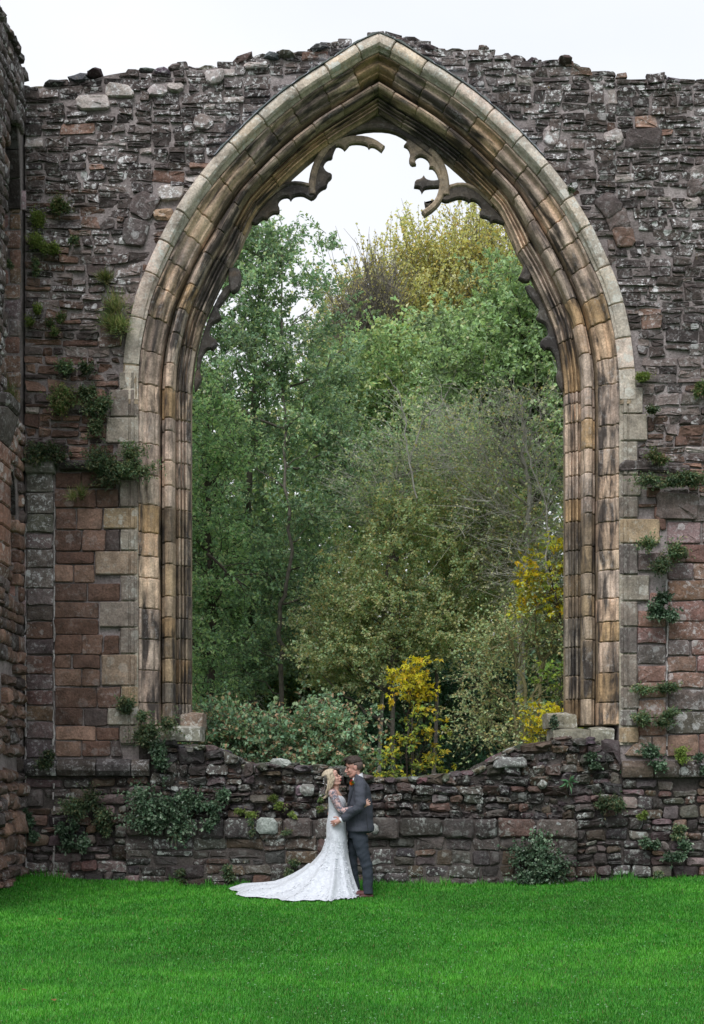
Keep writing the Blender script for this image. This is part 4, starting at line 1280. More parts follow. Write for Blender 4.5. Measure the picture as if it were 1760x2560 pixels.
def tree(name, label, cat, group, outline, depth, thick, n_cl, twigs, leaves, tl, leafL, leafW, pal, trunks, seed, bark=M_BARK, mat=M_LEAF, up=.35, twig_r=.006,
         twig_mat=None, limb_r=.028, clump_var=.22, clump_r=.12, limbs=12, droop=0.15, bare=0, lobes=False):
    """crown grown cluster by cluster: outline (photo columns/rows of the crown at this distance) gives its real width and height, thick its depth in metres"""
    rg = np.random.default_rng(seed)
    root = empty(name, trunks[0][0]); tag(root, label, cat, group)
    q = poly_sample([(a * DS, b * DS) for a, b in outline], n_cl, rg)
    q = q + rg.normal(0, 13, q.shape)
    y = depth + rg.normal(0, thick * .5, n_cl).clip(-thick, thick)
    C = np.stack([(q[:, 0] - PCX) * (DIST + depth) / F, y, EYE + (PHY - q[:, 1]) * (DIST + depth) / F], 1)
    C[:, 2] = np.maximum(C[:, 2], .1)
    # trunks
    alltr = []
    for tr, r0, r1 in [(t[0:1] + tuple() if False else (t[3] if len(t) > 3 else [t[0], t[1]]), t[2][0], t[2][1]) for t in trunks]:
        V, Fc = [], []
        pts = []
        for i in range(len(tr) - 1):
            a, b = np.array(tr[i], float), np.array(tr[i + 1], float)
            for j in range(6): pts.append(a + (b - a) * j / 6 + rg.normal(0, .02, 3) * (0 if i == 0 and j == 0 else 1))
        pts.append(np.array(tr[-1], float))
        tube(pts, [r0 + (r1 - r0) * i / (len(pts) - 1) for i in range(len(pts))], 8, V, Fc)
        under(link("trunk", mesh_py("trunk", V, Fc, None, True), bark), root)
        alltr.append(np.array(pts))
    TP = np.concatenate(alltr)
    # limbs from trunk to clusters; the rest of the clusters hang on limb ends
    V, Fc = [], []
    order = rg.permutation(n_cl)
    nl = min(n_cl, 70)
    for kk, i in enumerate(order[:nl]):
        c = C[i]
        h = np.hypot(TP[:, 0] - c[0], TP[:, 1] - c[1])
        tgt = c[2] - .55 * h.min() - .3
        j = int(np.argmin(np.abs(TP[:, 2] - tgt) + h * .25))
        a = TP[j]
        pl = curve3(a, c, (0, 0, -.10 * np.linalg.norm(c - a)), 6, .03, rg)
        r0 = limb_r * (1.0 if kk < limbs else .5)
        if kk < limbs:
            V1, F1 = [], []
            tube(pl, [r0 * (1 - .75 * t / 6) for t in range(7)], 5, V1, F1)
            under(link("limb", mesh_py("limb", V1, F1, None, True), bark), root)
        else: tube(pl, [r0 * (1 - .75 * t / 6) for t in range(7)], 4, V, Fc)
    if V: under(link("branches", mesh_py("branches", V, Fc, None, True), bark), root)['kind'] = 'stuff'
    # twigs and leaves
    m = n_cl * twigs
    cl = np.repeat(np.arange(n_cl), twigs)
    ctr = C.mean(0)
    outw = norm(C - ctr)[cl]
    A = C[cl] + rg.normal(0, clump_r, (m, 3))
    d = norm(outw * .35 + rg.normal(0, 1, (m, 3)) * np.array([1, 1, .6]) + np.array([0, 0, up]))
    ln = tl * rg.uniform(.5, 1.3, (m, 1))
    B = A + d * ln; B[:, 2] -= droop * ln[:, 0] * .5
    tw = under(link("twigs", twig_mesh("twigs", A, B, np.full(m, twig_r)), twig_mat or bark), root); tw['kind'] = 'stuff'
    if bare: keep = rg.random(m) > bare
    else: keep = np.ones(m, bool)
    idx = np.where(keep)[0]
    li = np.repeat(idx, leaves); n = len(li)
    t = rg.uniform(.1, 1.05, (n, 1))
    Pb = A[li] + (B - A)[li] * t + rg.normal(0, .02, (n, 3))
    T = d[li] * .6 + rg.normal(0, .8, (n, 3)) + np.array([0, 0, -droop])
    Nn = rg.normal(0, .55, (n, 3)) + np.array([0, -.25, .75])
    ck = rg.normal(1, clump_var, n_cl).clip(.5, 1.6)[cl][li]
    sz = rg.uniform(.7, 1.25, n)
    args = (Pb, T, Nn, leafL * sz, leafW * sz, pal_colors(n, pal, rg, ck))
    if lobes: args = lobed(*args)
    cr = under(link("crown", leaf_mesh("crown", *args), mat), root); cr['kind'] = 'stuff'
    return root

GT = "trees and bushes growing behind the ruin"
def base_at(dx, y, z=None): return (X(dx * DS, y), y, float(bank(y)) - .05 if z is None else z)
def tp(dx, dy, y): return (X(dx * DS, y), y, Z(dy * DS, y))

# far mass of woodland closing the view: one body, nobody could count it
def woods():
    rg = np.random.default_rng(90)
    n_cl = 1300; per = 46
    xs = rg.uniform(-13, 14, n_cl); ys = rg.uniform(24, 34, n_cl)
    topz = np.interp(xs, [-13, -6, -3, 0, 4, 14], [14.0, 14.0, 13.5, 13.0, 14.0, 14.0])
    zs = rg.uniform(.3, 1, n_cl) ** .8 * topz
    C = np.stack([xs, ys, zs], 1); cl = np.repeat(np.arange(n_cl), per); n = len(cl)
    Pb = C[cl] + rg.normal(0, .42, (n, 3)); T = rg.normal(0, 1, (n, 3)); Nn = rg.normal(0, .5, (n, 3)) + np.array([0, -.3, .8])
    ck = rg.normal(1, .25, n_cl).clip(.5, 1.6)[cl]; sz = rg.uniform(.8, 1.4, n)
    o = link("woodland", leaf_mesh("woodland", Pb, T, Nn, .26 * sz, .17 * sz, pal_colors(n, [(.05, .085, .035), (.07, .10, .04), (.045, .075, .04), (.09, .095, .04)], rg, ck)), M_LEAF)
    tag(o, "mass of distant dull green woodland behind the nearer trees", "woodland", kind="stuff")
woods()
def undergrowth():
    rg = np.random.default_rng(91)
    n_cl = 950; per = 40
    xs = rg.uniform(-6.5, 6.5, n_cl); ys = rg.uniform(10.5, 13, n_cl); zs = rg.uniform(.2, 1, n_cl) * np.interp(xs, [-6, 0, 6], [6.5, 5.5, 5.5])
    C = np.stack([xs, ys, zs], 1); cl = np.repeat(np.arange(n_cl), per); n = len(cl)
    Pb = C[cl] + rg.normal(0, .22, (n, 3)); T = rg.normal(0, 1, (n, 3)); Nn = rg.normal(0, .5, (n, 3)) + np.array([0, -.3, .8])
    ck = rg.normal(1, .25, n_cl).clip(.5, 1.6)[cl]; sz = rg.uniform(.8, 1.4, n)
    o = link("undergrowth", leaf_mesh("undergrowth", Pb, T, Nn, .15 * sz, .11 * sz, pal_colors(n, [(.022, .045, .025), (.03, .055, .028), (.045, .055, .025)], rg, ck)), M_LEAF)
    tag(o, "deep tangled dark undergrowth in the shade beneath the trees", "undergrowth", kind="stuff")
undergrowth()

GREEN_A = [(.056, .094, .058), (.046, .080, .050), (.070, .110, .064), (.085, .125, .068), (.060, .09, .062), (.095, .12, .06)]
tree("broadleaf_tree", "tall slim dark green tree filling the left of the window with sprays against sky", "tree", GT,
     [(380, 480), (600, 500), (650, 500), (662, 540), (640, 590), (655, 630), (700, 610), (742, 560), (752, 575), (730, 640), (770, 720), (760, 800), (790, 900), (800, 1050), (770, 1250), (760, 1400), (700, 1480), (640, 1560), (420, 1600), (380, 1300)],
     7.0, 1.5, 540, 9, 17, .42, .082, .046, GREEN_A, [(base_at(640, 5.6), None, (.050, .015), [base_at(632, 5.6), tp(640, 1500, 5.6), tp(632, 1400, 5.6), tp(662, 1250, 5.6), tp(650, 1100, 5.8), tp(640, 850, 6.6), tp(640, 560, 7)]),
      (base_at(575, 7.4), None, (.11, .02), [base_at(570, 7.4), tp(572, 1400, 7.4), tp(560, 1200, 7.4), tp(575, 900, 7.4), tp(590, 600, 7.4)])], 101, bark=M_BARK, limbs=16)
tree("broadleaf_tree", "full leafy green tree half hidden behind the left jamb, with pale young leaves", "tree", GT,
     [(380, 780), (520, 900), (560, 1000), (560, 1150), (540, 1350), (520, 1600), (400, 1700), (340, 1300)],
     4.2, 1.0, 170, 9, 16, .36, .070, .042, [(.060, .105, .052), (.080, .13, .058), (.05, .085, .048), (.11, .155, .07)], [(base_at(470, 4.2), None, (.08, .02), [base_at(470, 4.2), tp(480, 1400, 4.2), tp(470, 1100, 4.2), tp(480, 900, 4.2)])], 102, limbs=8, bark=M_BARK_D)
tree("broadleaf_tree", "layered bright green tree with a dark trunk at the right of the window", "tree", GT,
     [(1060, 745), (1110, 700), (1170, 650), (1220, 630), (1270, 650), (1330, 640), (1340, 1050), (1260, 1090), (1120, 1100), (1010, 1000), (990, 860), (1010, 760)],
     14.0, 2.2, 250, 11, 18, .65, .11, .07, [(.080, .120, .056), (.068, .105, .052), (.10, .14, .062), (.06, .09, .05)], [(base_at(1208, 14), None, (.2, .04), [base_at(1208, 14), tp(1205, 1100, 14), tp(1212, 900, 14), tp(1195, 750, 14), tp(1190, 640, 14)])], 103, bark=M_BARK_D, up=.1, clump_r=.3, clump_var=.3, limbs=14, limb_r=.05)
tree("broadleaf_tree", "broad grey green tree in the middle distance, under the yellowing crown", "tree", GT,
     [(700, 850), (760, 840), (860, 800), (960, 770), (1060, 760), (1100, 840), (1110, 1100), (960, 1200), (760, 1180), (700, 1000)],
     19.0, 2.5, 380, 10, 16, .7, .13, .08, [(.075, .115, .055), (.09, .125, .06), (.06, .10, .05), (.10, .12, .05)], [(base_at(880, 19), None, (.22, .05), [base_at(880, 19), tp(890, 950, 19), tp(900, 740, 19)])], 104, bark=M_BARK_D, clump_r=.3, clump_var=.28, limb_r=.05)
tree("poplar_tree", "tall tree with thin yellowing autumn crown showing above the green trees", "tree", GT,
     [(820, 700), (870, 660), (910, 625), (960, 595), (1040, 565), (1110, 570), (1190, 610), (1260, 650), (1270, 780), (1000, 830), (860, 830), (745, 830), (740, 760)],
     32.0, 3.0, 420, 11, 15, 1.1, .115, .09, [(.20, .17, .065), (.18, .165, .07), (.15, .155, .065), (.21, .16, .05), (.11, .125, .06)], [(base_at(1000, 32), None, (.35, .05), [base_at(1000, 32), tp(1000, 850, 32), tp(1010, 590, 32)]), (base_at(900, 32), None, (.28, .04), [base_at(900, 32), tp(890, 900, 32), tp(880, 650, 32)])], 105,
     bark=M_BARK, up=1.3, clump_r=.4, twig_r=.011, limb_r=.06, limbs=20, droop=0)
tree("bare_tree", "nearly leafless grey twiggy tree fanning up left of the yellow crown", "tree", GT,
     [(765, 760), (795, 710), (830, 675), (870, 665), (890, 690), (880, 740), (850, 800), (770, 810)],
     28.0, 2.0, 90, 14, 3, 1.2, .10, .07, [(.11, .10, .04), (.09, .09, .05)], [(base_at(830, 28), None, (.25, .04), [base_at(835, 28), tp(830, 900, 28), tp(832, 680, 28)])], 106, bark=M_BARK, up=1.5, clump_r=.3, twig_r=.012, limb_r=.05, limbs=18, droop=0, bare=.6)
HAW = [(.115, .145, .068), (.098, .138, .07), (.135, .155, .075), (.088, .125, .068), (.14, .14, .078), (.08, .12, .068), (.17, .14, .065)]
tree("hawthorn_tree", "rounded olive brown hawthorn with small leaves filling the centre of the window", "tree", GT,
     [(750, 1330), (790, 1230), (830, 1260), (870, 1130), (920, 1170), (960, 1080), (1010, 1120), (1060, 1050), (1110, 1130), (1160, 1110), (1200, 1220), (1180, 1400), (1090, 1480), (980, 1500), (860, 1560), (760, 1560), (690, 1500), (700, 1300)],
     5.0, 1.1, 470, 9, 21, .34, .050, .038, HAW, [(base_at(900, 5), None, (.045, .02), [base_at(900, 5), tp(890, 1500, 5), tp(880, 1300, 5), tp(900, 1150, 5)]), (base_at(980, 5.2), None, (.04, .015), [base_at(980, 5.2), tp(990, 1400, 5.2), tp(1040, 1100, 5.2)])], 107, bark=M_BARK, twig_mat=M_TWIG_O, limbs=10, twig_r=.003)
tree("hawthorn_tree", "leggy half bare hawthorn with long pale twigs between the olive hawthorn and green trees", "tree", GT,
     [(770, 1160), (800, 1040), (880, 960), (980, 930), (1060, 960), (1100, 1080), (1000, 1160), (860, 1230)],
     5.6, .9, 130, 11, 11, .6, .052, .04, HAW[:4] + GREEN_A[:2], [(base_at(860, 5.6), None, (.04, .015), [base_at(860, 5.6), tp(870, 1300, 5.6), tp(900, 1050, 5.6)])], 113, bark=M_TWIG, twig_mat=M_TWIG, twig_r=.0042, limbs=30, limb_r=.015, up=.5, bare=.45)
tree("hawthorn_tree", "thin grey twigged hawthorn with sparse leaves and bare pale top branches at right", "tree", GT,
     [(1000, 960), (1060, 900), (1160, 900), (1260, 880), (1340, 900), (1340, 1400), (1180, 1420), (1080, 1250), (980, 1120)],
     4.0, .9, 190, 11, 11, .6, .047, .035, HAW, [(base_at(1190, 4), None, (.08, .02), [base_at(1190, 4), tp(1180, 1400, 4), tp(1200, 1150, 4), tp(1180, 900, 4)])], 108, bark=M_TWIG, twig_mat=M_TWIG, twig_r=.0048, limbs=40, limb_r=.017, up=.5, bare=.68)
tree("shrub", "many stemmed olive shrub with crossing bare branches low at the right of the window", "shrub", GT,
     [(1080, 1440), (1180, 1380), (1330, 1360), (1340, 1700), (1150, 1700), (1020, 1620), (1050, 1520)],
     3.2, .8, 110, 9, 9, .45, .048, .036, HAW, [(base_at(1200, 3.2), None, (.045, .012), [base_at(1200, 3.2), tp(1205, 1600, 3.2), tp(1250, 1450, 3.2), tp(1290, 1330, 3.2)]), (base_at(1195, 3.2), None, (.04, .012), [base_at(1190, 3.2), tp(1190, 1560, 3.2), tp(1150, 1420, 3.2), tp(1140, 1350, 3.2)]),
      (base_at(1215, 3.2), None, (.04, .01), [base_at(1215, 3.2), tp(1225, 1520, 3.2), tp(1210, 1380, 3.2)]), (base_at(1200, 3.2), None, (.035, .01), [base_at(1200, 3.2), tp(1165, 1600, 3.2), tp(1080, 1520, 3.2), tp(1040, 1540, 3.2)])], 109, bark=M_TWIG_O, twig_mat=M_TWIG_O, limbs=24, limb_r=.014, twig_r=.0032)
tree("bush", "dense dark glossy ivy clad bush in the shade behind the low wall", "bush", GT,
     [(780, 1560), (900, 1500), (1050, 1500), (1160, 1540), (1200, 1760), (760, 1780), (740, 1660)],
     7.5, .8, 150, 9, 14, .35, .075, .06, [(.018, .045, .025), (.025, .055, .03), (.014, .035, .02)], [(base_at(960, 7.5), None, (.035, .02), [base_at(960, 7.5), tp(960, 1550, 7.5)])], 110, mat=M_LEAF_G, bark=M_BARK_D)
tree("bush", "broad spreading bramble bush with grey green leaves above the low wall at left", "bush", GT,
     [(430, 1640), (520, 1620), (640, 1640), (740, 1600), (800, 1640), (830, 1700), (840, 1790), (430, 1790)],
     2.6, .6, 190, 9, 12, .32, .070, .050, [(.055, .098, .06), (.07, .115, .07), (.045, .08, .05), (.09, .12, .07), (.13, .09, .06)], [(base_at(600, 2.6), None, (.03, .01), [base_at(600, 2.6), tp(610, 1660, 2.6)]), (base_at(720, 2.6), None, (.03, .01), [base_at(720, 2.6), tp(730, 1640, 2.6)])], 111, bark=M_BARK_D, limb_r=.012)
tree("bush", "shadowy mixed bush with yellowing leaves between the slim trunks low at the left", "bush", GT,
     [(470, 1440), (600, 1420), (720, 1440), (800, 1520), (800, 1680), (470, 1690)],
     9.0, .9, 170, 9, 13, .42, .085, .055, [(.04, .07, .035), (.05, .08, .035), (.11, .11, .035), (.03, .055, .03)], [(base_at(690, 9), None, (.06, .02), [base_at(690, 9), tp(680, 1460, 9)])], 112, bark=M_BARK_D)
YEL_A = [(.60, .47, .022), (.56, .48, .03), (.50, .47, .035), (.62, .42, .025)]
YEL_B = [(.30, .34, .04), (.42, .40, .04), (.22, .30, .05), (.14, .24, .05), (.55, .42, .04)]
def maple(label, outl, depth, n, pal, trk, seed, L=.085):
    tree("maple_sapling", label, "sapling", GT, outl, depth, .3, int(n * .62), 4, 3, .2, L * .88, L * .46, [tuple(v * .29 for v in c) for c in pal], trk, seed, bark=M_BARK_D, limb_r=.008, limbs=6, twig_r=.004, droop=.5, up=.1, lobes=True, clump_r=.07)
maple("young maple with clear yellow leaves standing behind the low wall, right of the groom", [(905, 1515), (915, 1500), (965, 1505), (970, 1555), (945, 1590), (910, 1600), (900, 1590), (915, 1555)], 2.2, 56, YEL_A + YEL_B[1:2],
      [(base_at(925, 2.2), None, (.02, .008), [base_at(925, 2.2), tp(920, 1650, 2.2), tp(930, 1490, 2.2)])], 120)
maple("low yellow green maple growth just above the wall beside the groom's head", [(905, 1620), (955, 1610), (985, 1660), (1000, 1760), (960, 1790), (850, 1790), (860, 1740), (890, 1700)], 2.0, 72, YEL_B,
      [(base_at(930, 2.0), None, (.02, .008), [base_at(930, 2.0), tp(935, 1600, 2.0)])], 121, .08)
maple("yellow leaved maple reaching out of the right jamb high above the sill", [(1165, 1370), (1205, 1300), (1250, 1230), (1330, 1210), (1330, 1380), (1210, 1385)], 2.7, 110, YEL_A + YEL_B[:3],
      [(base_at(1300, 2.7), None, (.03, .01), [base_at(1300, 2.7), tp(1290, 1500, 2.7), tp(1240, 1260, 2.7)])], 122, .09)
maple("small bright yellow maple at the foot of the right jamb", [(1190, 1620), (1215, 1600), (1275, 1590), (1280, 1650), (1230, 1680), (1195, 1690)], 1.5, 40, YEL_A + YEL_B[:2],
      [(base_at(1260, 1.5), None, (.02, .006), [base_at(1260, 1.5), tp(1240, 1620, 1.5)])], 123)
maple("fresh lime green sapling beside the right jamb above the small yellow maple", [(1220, 1530), (1300, 1500), (1310, 1600), (1250, 1580)], 2.4, 26, [(.20, .32, .05), (.28, .36, .05), (.14, .25, .05)],
      [(base_at(1290, 2.4), None, (.02, .006), [base_at(1290, 2.4), tp(1270, 1540, 2.4)])], 124)
# bare pale boughs rising out of the hawthorns
def bough(root_name, label, path, depth, r0, seed, mat=M_TWIG, kids=10):
    rg = np.random.default_rng(seed)
    p = [np.array(tp(a, b, depth + .05 * i)) for i, (a, b) in enumerate(path)]
    V, Fc = [], []
    pts = []
    for i in range(len(p) - 1):
        for j in range(5): pts.append(p[i] + (p[i + 1] - p[i]) * j / 5 + rg.normal(0, .012, 3))
    pts.append(p[-1])
    n = len(pts)
    tube(pts, [r0 * (1 - .8 * i / n) + .003 for i in range(n)], 6, V, Fc)
    for k in range(kids):
        i = rg.integers(n // 4, n - 2); d = norm(pts[i + 1] - pts[i]) + rg.normal(0, .6, 3); L = rg.uniform(.25, .7)
        q = curve3(pts[i], pts[i] + norm(d) * L, rg.normal(0, .05, 3), 5, .01, rg)
        tube(q, [r0 * .35 * (1 - .8 * t / 5) + .002 for t in range(6)], 4, V, Fc)
    o = link(root_name, mesh_py(root_name, V, Fc, None, True), mat)
    tag(o, label, "bough", "bare boughs showing among the leaves", "thing")
bough("bare_bough", "pale bare bough curving up through the middle of the hawthorn", [(945, 1130), (925, 1030), (918, 960), (905, 890), (870, 845)], 3.6, .013, 1)
bough("bare_bough", "pale bare bough leaning right toward the hawthorn's top", [(930, 1050), (960, 950), (1000, 920), (1020, 880)], 3.7, .011, 2)
bough("bare_bough", "white grey bare bough hooked over near the right jamb", [(1240, 1330), (1240, 1150), (1205, 1060), (1190, 960), (1170, 920)], 3.0, .013, 3, kids=18)
bough("bare_bough", "long pale bough sloping across the right side under the yellow maple", [(1290, 1250), (1180, 1440), (1090, 1480), (1030, 1580)], 2.6, .010, 4, M_TWIG_O)
bough("bare_bough", "dark fallen bough slanting among leaves beside the left jamb", [(470, 1255), (520, 1300), (560, 1330)], 3.0, .022, 5, M_BARK_D, 4)
bough("bare_bough", "dark crooked bough joining the slim trunk at left", [(580, 1250), (600, 1290), (625, 1340), (645, 1345)], 6.0, .03, 6, M_BARK_D, 4)

# ------------------------------------------------------------------ plants rooted in the masonry
def wall_plant(px, py, w, h, label, kind, seed, y=-.04, pal=None):
    """a tuft hanging on the wall: stems from a root in a joint, small leaves along them"""
    rg = np.random.default_rng(seed)
    W, H = w / 183 * .66, h / 183 * .64
    c = np.array([X(px, y), y, Z(py, y)])
    name, L, Wd, per, dens, mat, droop = {
        'ivy': ("ivy_plant", .045, .034, 9, 260, M_LEAF_G, .2), 'fern': ("fern_tuft", .040, .014, 12, 320, M_LEAF, .5), 'grass': ("grass_tuft", .16, .007, 4, 420, M_LEAF, .6),
        'moss': ("moss_cushion", .022, .016, 8, 900, M_LEAF, .1), 'leafy': ("wall_plant", .042, .020, 10, 330, M_LEAF, .25), 'rosette': ("leafy_rosette", .13, .03, 1, 700, M_LEAF_G, .2)}[kind]
    pal = pal or {'ivy': [(.032, .062, .034), (.048, .082, .048), (.022, .044, .026), (.075, .105, .07)], 'fern': [(.06, .11, .035), (.045, .085, .03), (.10, .12, .04), (.12, .10, .05)],
                  'grass': [(.10, .13, .045), (.16, .15, .07), (.07, .11, .04)], 'moss': [(.10, .15, .03), (.075, .12, .028), (.14, .17, .04)],
                  'leafy': [(.045, .080, .040), (.062, .100, .050), (.033, .06, .034), (.085, .115, .062), (.10, .10, .05)], 'rosette': [(.05, .12, .06)]}[kind]
    pal = [tuple(v * .48 for v in q) for q in pal]
    root = empty(name, tuple(c + np.array([0, .03, -H * .3])))
    tag(root, label, "plant", "plants growing in the masonry")
    ns = max(5, int(4 * W * H * dens * 2.6)) if kind != 'rosette' else 16
    # lobes: several overlapping clumps make an uneven outline
    nl = max(2, int(2 + 9 * W * H * 4))
    lob = np.stack([rg.uniform(-.75, .75, nl) * W, np.zeros(nl), rg.uniform(-.75, .75, nl) * H], 1)
    lr = rg.uniform(.35, .65, nl)
    li = rg.integers(0, nl, ns)
    E = c + lob[li] + rg.normal(0, 1, (ns, 3)) * np.stack([lr[li] * W * .45, np.zeros(ns), lr[li] * H * .45], 1)
    E[:, 1] = y - np.abs(rg.normal(0, 1, ns)) * min(W, H) * .32 - .02
    S = c + lob[li] * .7 + rg.normal(0, .02, (ns, 3)); S[:, 1] = .0 + y * .5; S[:, 2] -= H * .15
    if kind == 'rosette': S = np.tile(c, (ns, 1)); E = c + norm(rg.normal(0, 1, (ns, 3)) * np.array([1, .3, 1]) - np.array([0, .3, 0])) * W
    under(link("stems", twig_mesh("stems", S, E, np.full(ns, .0025)), M_TWIG_O), root)
    k = np.repeat(np.arange(ns), per); n = len(k)
    t = rg.uniform(.35, 1.05, (n, 1)) if kind != 'rosette' else np.zeros((n, 1))
    Pb = S[k] + (E - S)[k] * t + rg.normal(0, .012, (n, 3))
    T = norm((E - S)[k]) * (.5 if kind != 'rosette' else 3) + rg.normal(0, .7 if kind != 'grass' else .45, (n, 3)) + np.array([0, -.35, -droop if kind != 'grass' else .5])
    Nn = rg.normal(0, .5, (n, 3)) + np.array([0, -.55, .6])
    ck = rg.normal(1, .25, nl).clip(.6, 1.5)[li][k]
    sz = rg.uniform(.65, 1.3, n)
    under(link("leaves", leaf_mesh("leaves", Pb, T, Nn, L * sz, Wd * sz, pal_colors(n, pal, rg, ck)), mat), root)

PL = [
 (138, 515, 70, 44, "thin ferny brown green tuft high on the wall near the left corner", 'fern', -.05), (86, 548, 36, 60, "upper green cushion in the left corner beside the tall blind arch", 'moss', -.05),
 (100, 600, 44, 56, "round bright cushion just under the upper corner cushion", 'moss', -.06), (139, 628, 44, 36, "mossy yellow green cushion right of the corner cushions", 'moss', -.06),
 (199, 606, 32, 24, "small fine green tuft alone on the rubble below the ferny tuft", 'leafy', -.05), (83, 669, 30, 30, "little dark green sprig low in the upper left corner", 'leafy', -.05),
 (22, 652, 22, 22, "tiny sprig on the side wall's jamb blocks", 'leafy', -.5), (280, 703, 60, 26, "flat grassy tuft left of the arch shoulder", 'grass', -.05),
 (84, 790, 34, 46, "yellow green bushy clump in the corner left of the red stones", 'moss', -.06), (132, 815, 50, 50, "mixed green and straw clump on the crumbling stones by the corner", 'fern', -.06),
 (298, 790, 84, 70, "large straw green grassy tuft beside the arch haunch at left", 'grass', -.08), (276, 800, 34, 60, "dark leafy plant hanging under the large grassy tuft", 'leafy', -.06),
 (188, 905, 64, 60, "dark creeping plant on red rubble above the hollow stones", 'leafy', -.06), (172, 992, 90, 76, "wide shaggy plant with straw stems on the left red rubble", 'fern', -.09),
 (246, 1040, 60, 90, "tall trailing dark plant beside the pale quoins at left", 'leafy', -.07), (226, 1000, 40, 50, "small leafy sprig between the shaggy plant and the pale quoins", 'leafy', -.06),
 (137, 1132, 96, 50, "low dark plant spreading on the left ledge", 'leafy', -.12), (292, 1152, 140, 96, "largest dark green bush on the ledge against the left jamb", 'leafy', -.14),
 (192, 1245, 36, 30, "small spiky tuft alone on red ashlar under the ledge", 'grass', -.06), (20, 985, 50, 90, "straw coloured grasses on the capital of the side wall", 'grass', -.9),
 (130, 1896, 56, 44, "small leafy plant on the string course beside the pilaster joint", 'leafy', -.14), (75, 2062, 40, 70, "dark upright plant in the lower left corner", 'ivy', -.06),
 (218, 2010, 90, 80, "upper half of the dark bush on the lower left wall", 'leafy', -.11), (182, 2085, 60, 84, "hanging lower half of the dark bush on the lower left wall", 'ivy', -.10), (268, 2060, 34, 60, "slim trailing sprig right of the lower left bush", 'leafy', -.10),
 (343, 1772, 64, 50, "pale green plant at the foot of the left jamb", 'leafy', -.08), (394, 1822, 84, 66, "grey green plant spilling under the left jamb's plinth", 'leafy', -.10), (402, 1905, 60, 90, "ivy curtain hanging between the left plinth and the big bush", 'ivy', -.12),
 (400, 2012, 140, 116, "biggest blue green ivy bush on the low wall at left", 'ivy', -.17), (494, 2010, 90, 60, "right arm of the ivy beside the biggest bush", 'ivy', -.15), (532, 2064, 40, 50, "loose ivy sprays under the ivy arm near the white ring lichen", 'ivy', -.20), (540, 1994, 50, 40, "small pale ivy sprays above the ledge at left", 'ivy', -.10),
 (466, 2190, 34, 30, "small tuft in the grass line left of the train", 'leafy', -.18), (566, 2184, 50, 36, "spreading green tuft at the wall's foot above the train's tip", 'leafy', -.18), (722, 2168, 36, 30, "round green tuft low on the wall over the bridal train", 'leafy', -.18),
 (609, 2031, 44, 24, "fresh pale green plant on the ledge left of the white lichen", 'moss', -.16), (634, 2068, 18, 34, "narrow plant hanging at the left of the white lichened block", 'leafy', -.20), (716, 2079, 20, 16, "tiny plant right of the white lichened block", 'leafy', -.20), (682, 2002, 40, 26, "small plants in the joint above the white lichened block", 'moss', -.06),
 (736, 2036, 16, 16, "tiny bright sprig on the ledge left of the bride", 'moss', -.16), (806, 2008, 22, 26, "small ferny plant just behind the bride's back", 'fern', -.05),
 (1423, 476, 22, 24, "dark sprig in the rubble beside the right hood mould", 'leafy', -.05), (1582, 928, 56, 34, "yellow green cushion growing on the right arch shoulder", 'moss', -.07), (1628, 1022, 40, 30, "small green sprig by the pale right quoins", 'leafy', -.06), (1749, 965, 30, 70, "mixed fern in the rubble at the right edge", 'fern', -.06),
 (1662, 1180, 150, 56, "wide drooping evergreen plant on the dark ledge at right", 'leafy', -.16), (1640, 1150, 60, 40, "wiry brown top growth over the wide right ledge plant", 'fern', -.14), (1650, 1385, 80, 76, "rounded dark evergreen bush on the right wall under the angled stones", 'leafy', -.12), (1700, 1385, 50, 40, "side spray of the rounded right bush", 'leafy', -.10),
 (1669, 1526, 84, 74, "dense dark bush on red ashlar at the right", 'ivy', -.12), (1625, 1730, 110, 36, "trailing plant along a joint near the foot of the right jamb", 'leafy', -.09), (1632, 1796, 100, 60, "spreading dark plant with bare roots under the right trailing plant", 'leafy', -.10),
 (1644, 1890, 64, 56, "dark rounded plant on the right string course", 'ivy', -.14), (1694, 1890, 50, 40, "yellower rounded plant beside the dark one on the right string course", 'moss', -.14), (1748, 1906, 30, 40, "plant on the string course at the right edge", 'ivy', -.14),
 (1499, 1897, 44, 34, "small ivy plant on the dark rubble below the right plinth", 'ivy', -.09), (1422, 1955, 30, 26, "spiky green rosette on the dark rubble right of the groom", 'rosette', -.08), (1386, 1822, 30, 70, "ivy climbing the right plinth stones in the opening", 'ivy', .25), (1535, 1990, 64, 64, "bright creeping plant in the middle of the right dark rubble", 'leafy', -.12), (1492, 2014, 60, 18, "thin trailing arm of the creeping plant at right", 'leafy', -.10),
 (1613, 2033, 24, 26, "small yellow green cushion alone on the lower right wall", 'moss', -.10), (1680, 2076, 60, 34, "loose small plants on the right lower wall, upper group", 'leafy', -.10), (1690, 2124, 60, 40, "ragged dark plants on the right lower wall, lower group", 'ivy', -.10), (1622, 2120, 34, 50, "dark trailing plant left of the ragged lower plants", 'ivy', -.10), (1642, 2182, 30, 40, "leafy weed in the grass line at the right", 'leafy', -.12),
 (1345, 2160, 124, 120, "big blue green bush at the foot of the wall right of the couple", 'ivy', -.24)]
for i, (px, py, w, h, lab, kind, y) in enumerate(PL): wall_plant(px, py, w, h, lab, kind, 500 + i, y)

